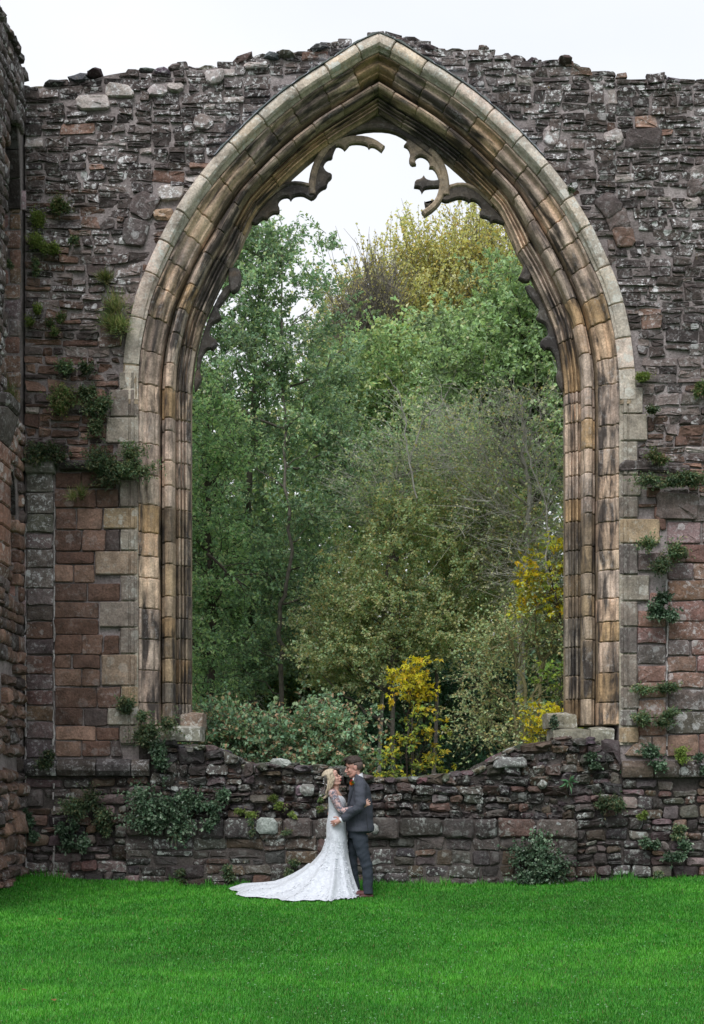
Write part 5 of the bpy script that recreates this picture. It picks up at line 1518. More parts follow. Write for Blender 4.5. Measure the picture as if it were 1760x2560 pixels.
# ------------------------------------------------------------------ mown grass
def grass():
    rg = np.random.default_rng(17)
    n = 640000
    y = -12.2 + 12.1 * (1 - rg.random(n) ** .9)
    half = (DIST + y) * 900 / F + .8
    x = rg.uniform(-1, 1, n) * half
    k = (y < -.13) | (np.abs(x + .1) > 3.15)
    x, y = x[k], y[k]; n = len(x)
    z = ground_z(x, y)
    tall = np.exp(-np.abs(y + .15) / .22) * .13 * (.25 + 1.5 * np.clip(np.sin(x * 4.1 + np.sin(x * 9.7) * 1.6) * np.sin(x * 1.7 + 2), 0, 1))
    h = rg.uniform(.014, .036, n) + tall * rg.random(n)
    patch = np.sin(x * 2.1 + np.sin(y * 1.7) * 2) * np.sin(y * 2.6 + np.sin(x * 1.3) * 2) * .5 + np.sin(x * 6.3 + y * 3) * np.sin(y * 7.1 - x * 2) * .3
    h = h * (1 + .28 * patch)
    a = rg.uniform(0, 2 * math.pi, n)
    lean = rg.uniform(.1, .9, n) * h
    wd = rg.uniform(.0026, .0048, n) * (1 + .5 * (y > -6))
    bx, by = np.cos(a), np.sin(a)
    p0 = np.stack([x - by * wd, y + bx * wd, z - .004], 1); p1 = np.stack([x + by * wd, y - bx * wd, z - .004], 1)
    p2 = np.stack([x + bx * lean, y + by * lean, z + h], 1)
    V = np.stack([p0, p1, p2], 1).reshape(-1, 3)
    pal = np.array([(.024, .185, .010), (.034, .215, .012), (.018, .150, .010), (.055, .25, .020), (.085, .25, .04)]) * 1.26
    big = np.sin(x * .9 + 1.3 * np.sin(y * .6 + 1)) * np.sin(y * .8 + 1.1 * np.sin(x * .7)) ; fine = np.sin(x * 13 + 3 * np.sin(y * 9)) * np.sin(y * 15 + 2 * np.sin(x * 11))
    patch = patch * .8 + .45 * big + .35 * fine
    c = pal[rg.integers(0, 5, n)] * (1 + .30 * patch[:, None]) + np.array([.028, .040, .004]) * np.clip(patch, 0, 1.5)[:, None] * rg.normal(1, .16, (n, 1)).clip(.5, 1.5)
    dry = rg.random(n) < .02; c[dry] = (.16, .15, .05)
    o = link("grass", mesh_np("grass", V, np.arange(3 * n).reshape(n, 3), c), M_GRASS)
    tag(o, "short vivid green mown grass before the ruin", "grass", kind="stuff")
    # clover and daisy leaves, paler, in loose drifts
    m = 1500
    y = -rg.uniform(2, 11.8, m); x = rg.normal(0, 1, m) * (DIST + y) * 400 / F + np.where(rg.random(m) < .6, 1.0, -.6)
    z = ground_z(x, y) + rg.uniform(.02, .035, m)
    C = np.stack([x, y, z], 1); T = rg.normal(0, 1, (m, 3)) * np.array([1, 1, .2]); Nn = np.tile(np.array([0, -.2, 1.0]), (m, 1)) + rg.normal(0, .2, (m, 3))
    o = link("clover", leaf_mesh("clover", C, T, Nn, np.full(m, .022), np.full(m, .018), pal_colors(m, [(.03, .08, .03), (.024, .07, .024), (.045, .085, .042)], rg)), M_LEAF)
    tag(o, "pale clover leaves scattered through the lawn", "clover", kind="stuff")
grass()
def fallen(px, py, col, label, seed, ang):
    rg = np.random.default_rng(seed)
    d = 1.75 * F / (py - PHY); yy = d - DIST; xx = (px - PCX) * d / F
    zz = float(ground_z(xx, yy)) + .035
    V, Fc = [], []
    pts = [(.0, 0), (.35, .22), (.55, .5), (.42, .85), (0, 1.1), (-.42, .85), (-.55, .5), (-.35, .22)]
    for u, v in pts:
        p = Vector(((u) * .04, (v - .5) * .05, .012 * abs(u) + .006 * v)); p.rotate(Matrix.Rotation(ang, 3, 'Z')); V.append((xx + p.x, yy + p.y, zz + p.z))
    V.append((xx, yy, zz - .002)); Fc = [(i, (i + 1) % 8, 8) for i in range(8)]
    o = link("fallen_leaf", mesh_py("fallen_leaf", V, Fc, (*col, 1), True), M_LEAF)
    tag(o, label, "leaf", "fallen leaves on the lawn", "thing")
fallen(135, 2497, (.30, .16, .06), "curled brown fallen leaf on the lawn low at the left", 1, .4)
fallen(150, 2330, (.28, .14, .05), "brown fallen leaf on the lawn halfway to the left wall", 2, 1.4)
fallen(62, 2470, (.24, .16, .07), "small dull fallen leaf nearest the left edge of the lawn", 3, 2.2)
# ------------------------------------------------------------------ the couple
PY0 = -1.3                                                  # they stand 1.3 m in front of the wall
def A_(cx, cy, dy=0.0): return P(790 + cx / 9.975, 1870 + cy / 9.975, PY0 + dy)
def B_(cx, cy, dy=0.0): return P(790 + cx / 9.388, 2050 + cy / 9.388, PY0 + dy)
def C_(cx, cy, dy=0.0): return P(550 + cx / 3.192, 1780 + cy / 3.192, PY0 + dy)
MPX = (DIST + PY0) / F                                      # metres per photo column at the couple

class Shell:
    """closed overlapping tubes and balls, later fused into one skin"""
    def __init__(self): self.V, self.F = [], []
    def rings(self, rings, k=14):
        """rings: (centre, axis a (vector), axis b (vector)); capped both ends"""
        o = len(self.V)
        for c, a, b in rings:
            c, a, b = Vector(c), Vector(a), Vector(b)
            for j in range(k):
                th = 2 * math.pi * j / k
                self.V.append(tuple(c + a * math.cos(th) + b * math.sin(th)))
        n = len(rings)
        for i in range(n - 1):
            for j in range(k):
                p, q = o + i * k + j, o + i * k + (j + 1) % k
                self.F.append((p, q, q + k, p + k))
        self.F.append(tuple(range(o, o + k))[::-1]); self.F.append(tuple(range(o + (n - 1) * k, o + n * k)))
    def limb(self, pts, rad, k=12, flat=None, round_ends=True, sub=5):
        """pts joined by a smooth curve, rad per point"""
        pts = [Vector(p) for p in pts]; n = len(pts)
        P2, R2 = [], []
        for i in range(n - 1):
            p0, p1, p2, p3 = pts[max(i - 1, 0)], pts[i], pts[i + 1], pts[min(i + 2, n - 1)]
            for j in range(sub):
                t = j / sub
                P2.append(.5 * ((2 * p1) + (p2 - p0) * t + (2 * p0 - 5 * p1 + 4 * p2 - p3) * t * t + (3 * p1 - p0 - 3 * p2 + p3) * t ** 3))
                R2.append(rad[i] + (rad[i + 1] - rad[i]) * (t * t * (3 - 2 * t)))
        P2.append(pts[-1]); R2.append(rad[-1])
        rings = []
        m = len(P2)
        ref = Vector((0, 1, 0.05))
        for i in range(m):
            t = (P2[min(i + 1, m - 1)] - P2[max(i - 1, 0)]).normalized()
            a = ref - t * ref.dot(t)
            if a.length < .05: a = Vector((1, 0, 0)) - t * t.x
            a.normalize(); b = t.cross(a)
            f = flat if flat else 1.0
            rings.append((P2[i], a * R2[i] * f, b * R2[i]))
        if round_ends:
            t0 = (P2[1] - P2[0]).normalized(); t1 = (P2[-1] - P2[-2]).normalized()
            c, a, b = rings[0]; rings = [(c - t0 * R2[0] * .75, a * .45, b * .45), (c - t0 * R2[0] * .4, a * .82, b * .82)] + rings
            c, a, b = rings[-1]; rings += [(c + t1 * R2[-1] * .4, a * .82, b * .82), (c + t1 * R2[-1] * .75, a * .45, b * .45)]
        self.rings(rings, k)
    def ball(self, c, ax, k=14, m=9):
        """ellipsoid with three axis vectors"""
        c = Vector(c); a, b, d = [Vector(v) for v in ax]
        r = []
        for i in range(m):
            ph = math.pi * (i + .35) / (m - .3)
            r.append((c - d * math.cos(ph), a * math.sin(ph), b * math.sin(ph)))
        # orientation: a x b must run along d
        if a.cross(b).dot(d) < 0: r = [(p, y, x) for p, x, y in r]
        self.rings(r, k)
    def fuse(self, name, voxel, mat, parent, smooth=6, sfac=.5, dec=None):
        me = bpy.data.meshes.new("tmp"); me.from_pydata(self.V, [], self.F); me.update()
        bm = bmesh.new(); bm.from_mesh(me); bmesh.ops.recalc_face_normals(bm, faces=bm.faces); bm.to_mesh(me); bm.free()
        o = bpy.data.objects.new("tmp", me); COL.objects.link(o)
        m = o.modifiers.new("r", 'REMESH'); m.mode = 'VOXEL'; m.voxel_size = voxel; m.use_smooth_shade = True
        if smooth:
            m = o.modifiers.new("s", 'SMOOTH'); m.iterations = smooth; m.factor = sfac
        if dec:
            m = o.modifiers.new("d", 'DECIMATE'); m.ratio = dec
        dg = bpy.context.evaluated_depsgraph_get()
        me2 = bpy.data.meshes.new_from_object(o.evaluated_get(dg))
        bpy.data.objects.remove(o); bpy.data.meshes.remove(me)
        me2.name = name; me2.materials.clear()
        me2.polygons.foreach_set("use_smooth", [True] * len(me2.polygons))
        return under(link(name, me2, mat), parent)
    def raw(self, name, mat, parent, smooth=True):
        return under(link(name, mesh_py(name, self.V, self.F, None, smooth, 50), mat), parent)

def skin_mat(name, c, c2):
    m, nt, b = new_mat(name)
    geo = nt.nodes.new("ShaderNodeNewGeometry"); pos = geo.outputs['Position']
    c_ = mixc(nt, 'MIX', maprange(nt, noise_n(nt, pos, 14.0, 3, 0.5), .35, .65, 0, 1), (*c, 1), (*c2, 1))
    nt.links.new(c_, b.inputs['Base Color']); b.inputs['Roughness'].default_value = .5
    b.inputs['Subsurface Weight'].default_value = .12; b.inputs['Subsurface Radius'].default_value = (.012, .005, .003)
    return m
M_SKIN_M = skin_mat("skin_man", (.42, .22, .175), (.47, .26, .215))
M_SKIN_W = skin_mat("skin_woman", (.48, .28, .225), (.52, .31, .25))
def cloth_mat(name, c0, c1, rough=.8, weave=420.0):
    m, nt, b = new_mat(name)
    geo = nt.nodes.new("ShaderNodeNewGeometry"); pos = geo.outputs['Position']
    n1 = noise_n(nt, pos, 90.0, 3, .7)
    c_ = mixc(nt, 'MIX', maprange(nt, n1, .35, .65, 0, 1), (*c0, 1), (*c1, 1))
    nt.links.new(c_, b.inputs['Base Color']); b.inputs['Roughness'].default_value = rough
    b.inputs['Specular IOR Level'].default_value = .25
    bp = nt.nodes.new("ShaderNodeBump"); bp.inputs['Strength'].default_value = .35; bp.inputs['Distance'].default_value = .012
    h = math_n(nt, 'ADD', noise_n(nt, pos, 11.0, 3, .55, .8), math_n(nt, 'MULTIPLY', n1, .12))
    nt.links.new(h, bp.inputs['Height']); nt.links.new(bp.outputs[0], b.inputs['Normal'])
    return m
M_SUIT = cloth_mat("slate_wool", (.042, .047, .062), (.062, .068, .088))
M_TROU = cloth_mat("dark_slate_wool", (.022, .029, .041), (.034, .043, .057))
M_SHIRT = plain("white_cotton", (.70, .71, .76), rough=.8, var=.05)
M_SHOE = plain("oxblood_leather", (.085, .022, .022), rough=.3, spec=.6)
M_HAIR_D = plain("dark_brown_hair", (.040, .026, .021), rough=.55, bump=.8, bscale=140, var=.35, vscale=60)
M_FADE = plain("clipped_hair", (.105, .078, .070), rough=.8, var=.25, vscale=60)
M_LIP = plain("lip", (.42, .14, .13), rough=.45)
M_EYE = plain("eye_dark", (.03, .022, .02), rough=.2, spec=.6)
M_BLONDE = plain("blonde_hair", (.47, .39, .29), rough=.42, bump=.8, bscale=130, var=.32, vscale=45)
M_ASHB = plain("ash_underside_hair", (.11, .095, .085), rough=.5, bump=.8, bscale=130, var=.3, vscale=50)

def frame(fwd, up):
    f = Vector(fwd).normalized(); u = Vector(up); u = (u - f * u.dot(f)).normalized(); return f, u, u.cross(f)
def head(sh, c, fwd, up, sc=1.0, fem=False):
    f, u, s = frame(fwd, up); c = Vector(c)
    L = lambda a, b, d=0.0: c + (f * a + u * b + s * d) * sc
    def el(a, b, d, rf, ru, rs): sh.ball(L(a, b, d), (s * rs * sc, f * rf * sc, u * ru * sc))
    el(-.012, .022, 0, .094, .088, .074)                      # skull
    el(.028, -.038, 0, .060, .078, .058)                      # face
    el(.030, -.085, 0, .046, .032, .042 if not fem else .038) # jaw
    el(.063, -.101, 0, .020, .019, .022)                      # chin
    for d in (-1, 1):
        sh.limb([L(.055, -.100, .018 * d), L(.02, -.088, .046 * d), L(-.005, -.055, .058 * d)], [.018 * sc, .019 * sc, .018 * sc], 8)
        el(.060, -.030, .034 * d, .022, .022, .020)           # cheek
        el(-.010, -.012, .074 * d, .020, .031, .008)          # ear
    el(.072, .022, 0, .018, .014, .050)                       # brow
    el(.068, .050, 0, .026, .036, .050)                       # forehead
    sh.limb([L(.086, .012), L(.100, -.014), L(.113, -.034), L(.098, -.042)], [.0075 * sc, .0085 * sc, .0115 * sc, .009 * sc], 8)
    el(.094, -.040, .011, .010, .008, .008); el(.094, -.040, -.011, .010, .008, .008)
    el(.084, -.062, 0, .013, .008, .020); el(.081, -.076, 0, .013, .008, .018)
    return L
def hand(sh, wrist, d, n, thumb_side, size=1.0, curl=.25, spread=.16):
    """wrist -> palm -> four unequal bent fingers and a thumb from the palm's side. d: fingers' direction, n: back of the hand"""
    d = Vector(d).normalized(); n = Vector(n); n = (n - d * n.dot(d)).normalized(); s = d.cross(n).normalized() * thumb_side
    w = Vector(wrist)
    sh.limb([w, w + d * .03 * size, w + d * .062 * size, w + d * .085 * size], [.024 * size, .030 * size, .036 * size, .036 * size], 12, None)
    for i, (off, ln) in enumerate(((.027, .070), (.009, .078), (-.009, .073), (-.026, .058))):
        a = math.radians(90) * 0
        dd = (d + s * off / .03 * spread).normalized()
        b0 = w + d * .080 * size + s * off * size
        seg = ln * size
        d1 = (dd - n * curl * .5).normalized(); d2 = (dd - n * curl * 1.2).normalized(); d3 = (dd - n * curl * 1.9).normalized()
        p1 = b0 + d1 * seg * .45; p2 = p1 + d2 * seg * .32; p3 = p2 + d3 * seg * .25
        r = (.0095 if i < 3 else .0082) * size
        sh.limb([b0 - d * .03 * size, b0, p1, p2, p3], [r * 1.1, r * 1.1, r, r * .92, r * .8], 8, None, True, 3)
    t0 = w + d * .022 * size + s * .024 * size
    t1 = t0 + (d * .55 + s * .75 - n * .2).normalized() * .040 * size; t2 = t1 + (d * .85 + s * .4 - n * .25).normalized() * .030 * size; t3 = t2 + (d * .95 + s * .15 - n * .3).normalized() * .022 * size
    sh.limb([t0 - s * .01, t0, t1, t2, t3], [.013 * size, .013 * size, .0115 * size, .0105 * size, .0085 * size], 8, None, True, 3)
def hair_cap(name, c, fwd, up, sc, keep, thick, mat, parent, sub=4, rgh=.01, seed=0.0):
    """a shell of hair over the skull: keep(f, u, s) says where hair grows, thick(f, u, s) how thick"""
    f, u, s = frame(fwd, up); c = Vector(c)
    bm = bmesh.new(); bmesh.ops.create_icosphere(bm, subdivisions=sub, radius=1)
    dele = [v for v in bm.verts if not keep(v.co.x, v.co.z, v.co.y)]
    bmesh.ops.delete(bm, geom=dele, context='VERTS')
    outer = {}
    for v in bm.verts:
        a, b, d = v.co.x, v.co.z, v.co.y
        t = thick(a, b, d) + rgh * mnoise.noise(v.co * 9 + Vector((seed, 0, 0)))
        v.co = Vector((a * (.096 + t) - .012, d * (.076 + t), b * (.090 + t) + .022))
    r = bmesh.ops.solidify(bm, geom=bm.faces[:], thickness=.012)
    for v in bm.verts:
        q = v.co.copy(); v.co = c + (f * q.x + s * q.y + u * q.z) * sc
    bmesh.ops.recalc_face_normals(bm, faces=bm.faces)
    me = bpy.data.meshes.new(name); bm.to_mesh(me); bm.free()
    me.polygons.foreach_set("use_smooth", [True] * len(me.polygons))
    return under(link(name, me, mat), parent)

GZ = float(ground_z(X(905, PY0), PY0))                        # ground under their feet
# ---------------------------------------------------------------- groom
groom = empty("person", (X(912, PY0), PY0, GZ))
tag(groom, "man in slate grey suit, faded dark hair and orange buttonhole, holding the bride's waist", "person")
hc = A_(952, 476); hf = Vector((-1, -.02, -.20)); hu = Vector((-.18, 0, 1))
sh = Shell()
HL = head(sh, hc, hf, hu, 1.08)
neck_b = A_(1030, 780)
sh.limb([hc + Vector((.02, 0, -.05)), A_(985, 650), neck_b, A_(1060, 900)], [.056, .056, .060, .075], 14)
sh.rings([(A_(1105, 880), (.065, 0, 0), (0, .13, 0)), (A_(1110, 1000), (.09, 0, 0), (0, .165, 0)), (A_(1105, 1300), (.115, 0, 0), (0, .16, 0)), (A_(1085, 1560), (.12, 0, 0), (0, .15, 0)), (A_(1098, 1900), (.12, 0, 0), (0, .165, 0)), (A_(1100, 2150), (.115, 0, 0), (0, .165, 0))], 18)
shN, elN, wrN = A_(1120, 930, -.185), A_(1060, 1460, -.285), A_(640, 1790, -.235)
shF, elF, wrF = A_(1090, 930, .185), A_(1000, 1470, .25), A_(560, 1640, .20)
sh.limb([shN, elN, wrN], [.052, .042, .028], 10); sh.limb([shF, elF, wrF], [.052, .042, .028], 10)
hand(sh, wrN, A_(380, 1905, -.205) - A_(640, 1790, -.235), (.1, -1, .15), 1, 1.0, .22, .22)
hand(sh, wrF, Vector((-1, -.35, -.1)), (.1, 1, .1), -1, 1.0, .3)
legN = [B_(1010, 300, -.09), B_(1140, 860, -.10), B_(1215, 1640, -.10)]
legF = [B_(960, 300, .09), B_(850, 900, .10), B_(915, 1560, .12)]
sh.limb(legN, [.07, .044, .034], 12); sh.limb(legF, [.07, .042, .034], 12)
for q, dv in ((legN[2], -1), (legF[2], -1)):
    sh.limb([q, q + Vector((0, 0, -.05)), q + Vector((-.03, 0, -.072))], [.034, .034, .020], 10)
sh.fuse("body", .0055, M_SKIN_M, groom, 5, .5, .45)
# hair: clipped sides, longer swept top with a raised fringe
hair_cap("clipped_hair", hc, hf, hu, 1.08, lambda a, b, d: (a < .22) and b > -.50 - .28 * (a < 0) and not (a > .28 and b < .12) and not (a > -.22 and b < -.05), lambda a, b, d: .001, M_FADE, groom, 4, .001)
hair_cap("hair", hc, hf, hu, 1.08, lambda a, b, d: b > .16 + .10 * max(0, -a) and a < .95, lambda a, b, d: .0015 + .030 * smooth01(b, .18, .75) * (0.75 + .35 * a) + .010 * max(0, a) * smooth01(b, .1, .4), M_HAIR_D, groom, 4, .012, 3.0)
rgh_ = np.random.default_rng(8)
def locks(name, mat, parent, n, src, dst, w, bend, rg, r0=.004):
    V, Fc = [], []
    for i in range(n):
        a, b = src(rg), dst(rg)
        pl = curve3(a, b, bend(rg), 6)
        tube(pl, [r0 * k for k in (.7, 1, 1, 1, .9, .7, .25)], 4, V, Fc)
    return under(link(name, mesh_py(name, V, Fc, None, True), mat), parent)
f_, u_, s_ = frame(hf, hu)
def top_src(rg): a = rg.uniform(-.06, .06); d = rg.uniform(-.055, .055); return np.array(hc + (f_ * a + u_ * .112 + s_ * d) * 1.08)
def top_dst(rg): a = rg.uniform(.085, .118); d = rg.uniform(-.055, .055); return np.array(hc + (f_ * a + u_ * rg.uniform(.085, .125) + s_ * d) * 1.08)
locks("fringe", M_HAIR_D, groom, 70, top_src, top_dst, 1, lambda rg: (0, 0, .022), rgh_, .006)
def face_bits(L, root, sc, lipm=M_LIP, brow=M_HAIR_D, fem=False):
    for d in (-1, 1):
        b = Shell(); b.ball(L(.079, -.002, .031 * d), [v * sc for v in (Vector((.009, 0, 0)), Vector((0, .009, 0)), Vector((0, 0, .006)))], 10, 7); b.raw("eye", M_EYE, root)
        b = Shell(); b.limb([L(.088, .018, .014 * d), L(.087, .024, .030 * d), L(.074, .020, .047 * d)], [.0022 * sc, .003 * sc, .002 * sc], 6); b.raw("eyebrow", brow, root)
    b = Shell(); b.limb([L(.086, -.066, -.02), L(.0975, -.065, 0), L(.086, -.066, .02)], [.003 * sc, .006 * sc, .003 * sc], 8)
    b.limb([L(.084, -.073, -.018), L(.094, -.075, 0), L(.084, -.073, .018)], [.003 * sc, .0065 * sc, .003 * sc], 8); b.raw("lips", lipm, root)
face_bits(HL, groom, 1.08, plain("groom_lip", (.40, .17, .15), rough=.5))
# shirt: collar and cuff
sh = Shell()
sh.rings([(A_(1035, 680), (.064, 0, .034), (0, .068, 0)), (A_(1035, 740), (.070, 0, .036), (0, .074, 0)), (A_(1040, 860), (.078, 0, .03), (0, .09, 0))], 18)
sh.raw("shirt_collar", M_SHIRT, groom)
dN = (wrN - elN).normalized()
sh = Shell(); sh.limb([wrN - dN * .05, wrN + dN * .012], [.043, .040], 14, None, False, 2); sh.raw("shirt_cuff", M_SHIRT, groom)
sh = Shell(); sh.limb([A_(900, 800, -.02), A_(872, 900, -.03), A_(850, 1040, -.03)], [.010, .016, .02], 8, .5); sh.raw("tie", plain("slate_tie", (.05, .045, .06), rough=.6), groom)
# jacket
sh = Shell()
def ring(cx0, cx1, cy, ry, tilt=0.0, yoff=0.0):
    c = A_((cx0 + cx1) / 2, cy, yoff); return (c, ((cx1 - cx0) / 2 / 9.975 * MPX, 0, tilt), (0, ry, 0))
sh.rings([ring(985, 1180, 690, .10, -.03), ring(960, 1230, 760, .145, -.03), ring(915, 1285, 850, .185, -.02), ring(868, 1335, 960, .205), ring(835, 1372, 1100, .212), ring(800, 1392, 1280, .205), ring(772, 1405, 1450, .198), ring(755, 1412, 1600, .195),
          ring(748, 1425, 1800, .205), ring(752, 1440, 1960, .215), ring(758, 1447, 2075, .22)], 26)
sh.limb([A_(1110, 900, -.165), A_(1095, 1180, -.245), elN + Vector((.012, 0, 0)), (elN + wrN) / 2, wrN - dN * .028], [.078, .072, .066, .058, .050], 14)
sh.limb([A_(1090, 900, .165), A_(1050, 1180, .22), elF, (elF + wrF) / 2, wrF], [.078, .072, .062, .055, .048], 14)
jk = sh.fuse("suit_jacket", .0065, M_SUIT, groom, 5, .5, .5)
# soft creases in the cloth, as real relief
def crease(o, amp, fn):
    me = o.data; co = np.empty(len(me.vertices) * 3, np.float32); me.vertices.foreach_get("co", co); co = co.reshape(-1, 3)
    no = np.empty(len(me.vertices) * 3, np.float32); me.vertices.foreach_get("normal", no); no = no.reshape(-1, 3)
    d = np.array([fn(p) for p in co]).reshape(-1, 1)
    me.vertices.foreach_set("co", (co + no * d * amp).ravel()); me.update()
def fold_noise(p, sx, sz, o): return mnoise.noise(Vector((p[0] * sx + p[2] * sz * .35 + o, p[1] * 5, p[2] * sz)))
crease(jk, .011, lambda p: fold_noise(p, 7, 13, 2.0) + .5 * fold_noise(p, 16, 26, 5.0))
sh = Shell()
for (a, b, d) in ((A_(1000, 770, -.150), A_(925, 960, -.165), A_(800, 1400, -.120)),):
    sh.limb([a, b, d], [.016, .034, .012], 8, .35)
sh.raw("lapel", M_SUIT, groom)
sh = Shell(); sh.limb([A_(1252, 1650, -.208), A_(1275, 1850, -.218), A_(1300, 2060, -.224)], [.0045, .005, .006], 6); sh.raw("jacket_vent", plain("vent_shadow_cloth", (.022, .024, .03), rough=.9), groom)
sh = Shell(); sh.limb([A_(820, 1690, -.165), A_(900, 1700, -.19), A_(1010, 1705, -.205)], [.006, .008, .006], 6, .6); sh.raw("pocket_flap", M_SUIT, groom)
# trousers
sh = Shell()
sh.rings([ring(790, 1400, 1900, .185), ring(790, 1410, 2080, .19), (B_(985, 320), (.125, 0, 0), (0, .175, 0)), (B_(985, 420), (.115, 0, 0), (0, .165, 0))], 20)
sh.limb([B_(1015, 330, -.085), B_(1050, 560, -.09), B_(1130, 860, -.10), B_(1195, 1150, -.10), B_(1212, 1450, -.10), B_(1215, 1730, -.10)], [.098, .094, .076, .070, .064, .064], 16, None, False)
sh.limb([B_(930, 330, .085), B_(870, 600, .09), B_(835, 900, .10), B_(860, 1200, .11), B_(905, 1480, .12), B_(922, 1690, .12)], [.098, .088, .072, .066, .060, .060], 16, None, False)
tr_ = sh.fuse("trousers", .0065, M_TROU, groom, 4, .5, .5)
crease(tr_, .012, lambda p: mnoise.noise(Vector((p[0] * 5 - p[2] * 9, p[1] * 4, p[2] * 11 + p[0] * 8))) + .5 * mnoise.noise(Vector((p[0] * 14, p[1] * 8, p[2] * 22 - p[0] * 12))))
for q, nm in (((B_(1215, 1700, -.10)), 'n'), ((B_(925, 1650, .12)), 'f')):
    gz = float(ground_z(q.x, q.y)) + .012
    sh = Shell()
    h = Vector((q.x + .035, q.y, gz)); t = Vector((q.x - .215, q.y - .02, gz))
    sh.limb([h + Vector((0, 0, .040)), h + Vector((-.09, 0, .038)), h.lerp(t, .72) + Vector((0, 0, .034)), t + Vector((.02, 0, .026))], [.040, .041, .046, .032], 12, None)
    sh.limb([h + Vector((-.03, 0, .05)), h + Vector((-.035, 0, .12))], [.045, .044], 12)
    sh.limb([h + Vector((.01, 0, .008)), h.lerp(t, .5) + Vector((0, 0, .006)), t + Vector((.015, 0, .008))], [.034, .040, .034], 10)
    sh.fuse("shoe", .006, M_SHOE, groom, 3)
# buttonhole flower: orange petals, red bud, green sprig
bf = A_(893, 885, -.175)
V, Fc = [], []; rg_ = np.random.default_rng(2)
def petals(name, c, n, r, col, sz, seed):
    rg = np.random.default_rng(seed); d = norm(rg.normal(0, 1, (n, 3)) + np.array([-.4, -.9, .1]))
    Pb = np.array(c) + d * r * .25; Nn = rg.normal(0, 1, (n, 3))
    c_ = np.array(col) * rg.normal(1, .12, (n, 1)); return under(link(name, leaf_mesh(name, Pb, d, Nn, np.full(n, sz), np.full(n, sz * .9), c_.clip(0, .9)), M_LEAF), groom)
petals("buttonhole_flower", bf, 40, .024, (.75, .24, .015), .026, 3)
petals("flower_bud", A_(888, 835, -.165), 22, .02, (.45, .03, .04), .026, 4)
petals("flower_sprig", A_(930, 850, -.175), 16, .02, (.10, .22, .06), .035, 5)

# ---------------------------------------------------------------- bride
bride = empty("person", (X(855, PY0), PY0, GZ))
tag(bride, "blonde bride in white lace fishtail gown with long train, smiling up at the groom", "person")
bc = A_(404, 748, -.01); bfw = Vector((1, -.16, .42)); bup = Vector((-.42, 0, 1))
sh = Shell()
BL = head(sh, bc, bfw, bup, .97, True)
sh.limb([bc + Vector((-.02, 0, -.04)), A_(490, 930), A_(470, 1040), A_(450, 1130)], [.050, .046, .050, .075], 14)
def bring(cx0, cx1, cy, ry, y=0.0): return (A_((cx0 + cx1) / 2, cy, y), ((cx1 - cx0) / 2 / 9.975 * MPX, 0, 0), (0, ry, 0))
sh.rings([bring(345, 560, 1050, .10), bring(300, 600, 1110, .165), bring(325, 670, 1220, .155), bring(335, 715, 1330, .14), bring(345, 705, 1440, .13), bring(345, 680, 1620, .115), bring(325, 700, 1780, .13), bring(300, 725, 1950, .15), bring(315, 735, 2100, .15)], 20)
bsN, beN, bwN = A_(420, 1130, -.155), A_(640, 1560, -.205), A_(1090, 1500, -.225)
bsF, beF, bwF = A_(420, 1130, .155), A_(640, 1560, .20), A_(1000, 1450, .22)
sh.limb([bsN, beN, bwN], [.050, .040, .025], 12); sh.limb([bsF, beF, bwF], [.045, .037, .025], 12)
hand(sh, A_(1110, 1480, -.232), A_(1300, 1360, -.25) - A_(1110, 1480, -.232), (.1, -1, .1), -1, .92, .12, .26)
hand(sh, bwF, (1, -.3, .2), (.1, 1, 0), 1, .9, .2)
for dy in (-.07, .07): sh.limb([A_(520, 2000, dy), B_(520, 900, dy), B_(560, 1640, dy)], [.08, .055, .04], 12)
sh.fuse("body", .0055, M_SKIN_W, bride, 5, .5, .5)
face_bits(BL, bride, .97, plain("bride_lip", (.45, .13, .14), rough=.4), plain("brow_hair", (.16, .10, .06)), True)
# teeth in an open smile
sh = Shell(); sh.limb([BL(.089, -.0695, -.012), BL(.0945, -.0695, 0), BL(.089, -.0695, .012)], [.003, .0038, .003], 6); sh.raw("teeth", M_SHIRT, bride)
# lace sleeve over inked arm
m, nt, b = new_mat("lace_over_ink")
geo = nt.nodes.new("ShaderNodeNewGeometry"); pos = geo.outputs['Position']
ink = maprange(nt, noise_n(nt, pos, 24.0, 5, .62, .5), .42, .55, 0, 1)
c_ = mixc(nt, 'MIX', ink, (.46, .29, .27, 1), (.085, .085, .115, 1))
lace = maprange(nt, noise_n(nt, pos, 42.0, 4, .7, 1.2), .56, .62, 0, .75)
c_ = mixc(nt, 'MIX', lace, c_, (.70, .68, .74, 1))
nt.links.new(c_, b.inputs['Base Color']); b.inputs['Roughness'].default_value = .75
M_LACEARM = m
sh = Shell(); sh.limb([A_(415, 1120, -.150), A_(470, 1270, -.178), beN, A_(860, 1530, -.222), A_(1080, 1498, -.228)], [.060, .054, .047, .037, .030], 14); sh.fuse("lace_sleeve", .005, M_LACEARM, bride, 3)
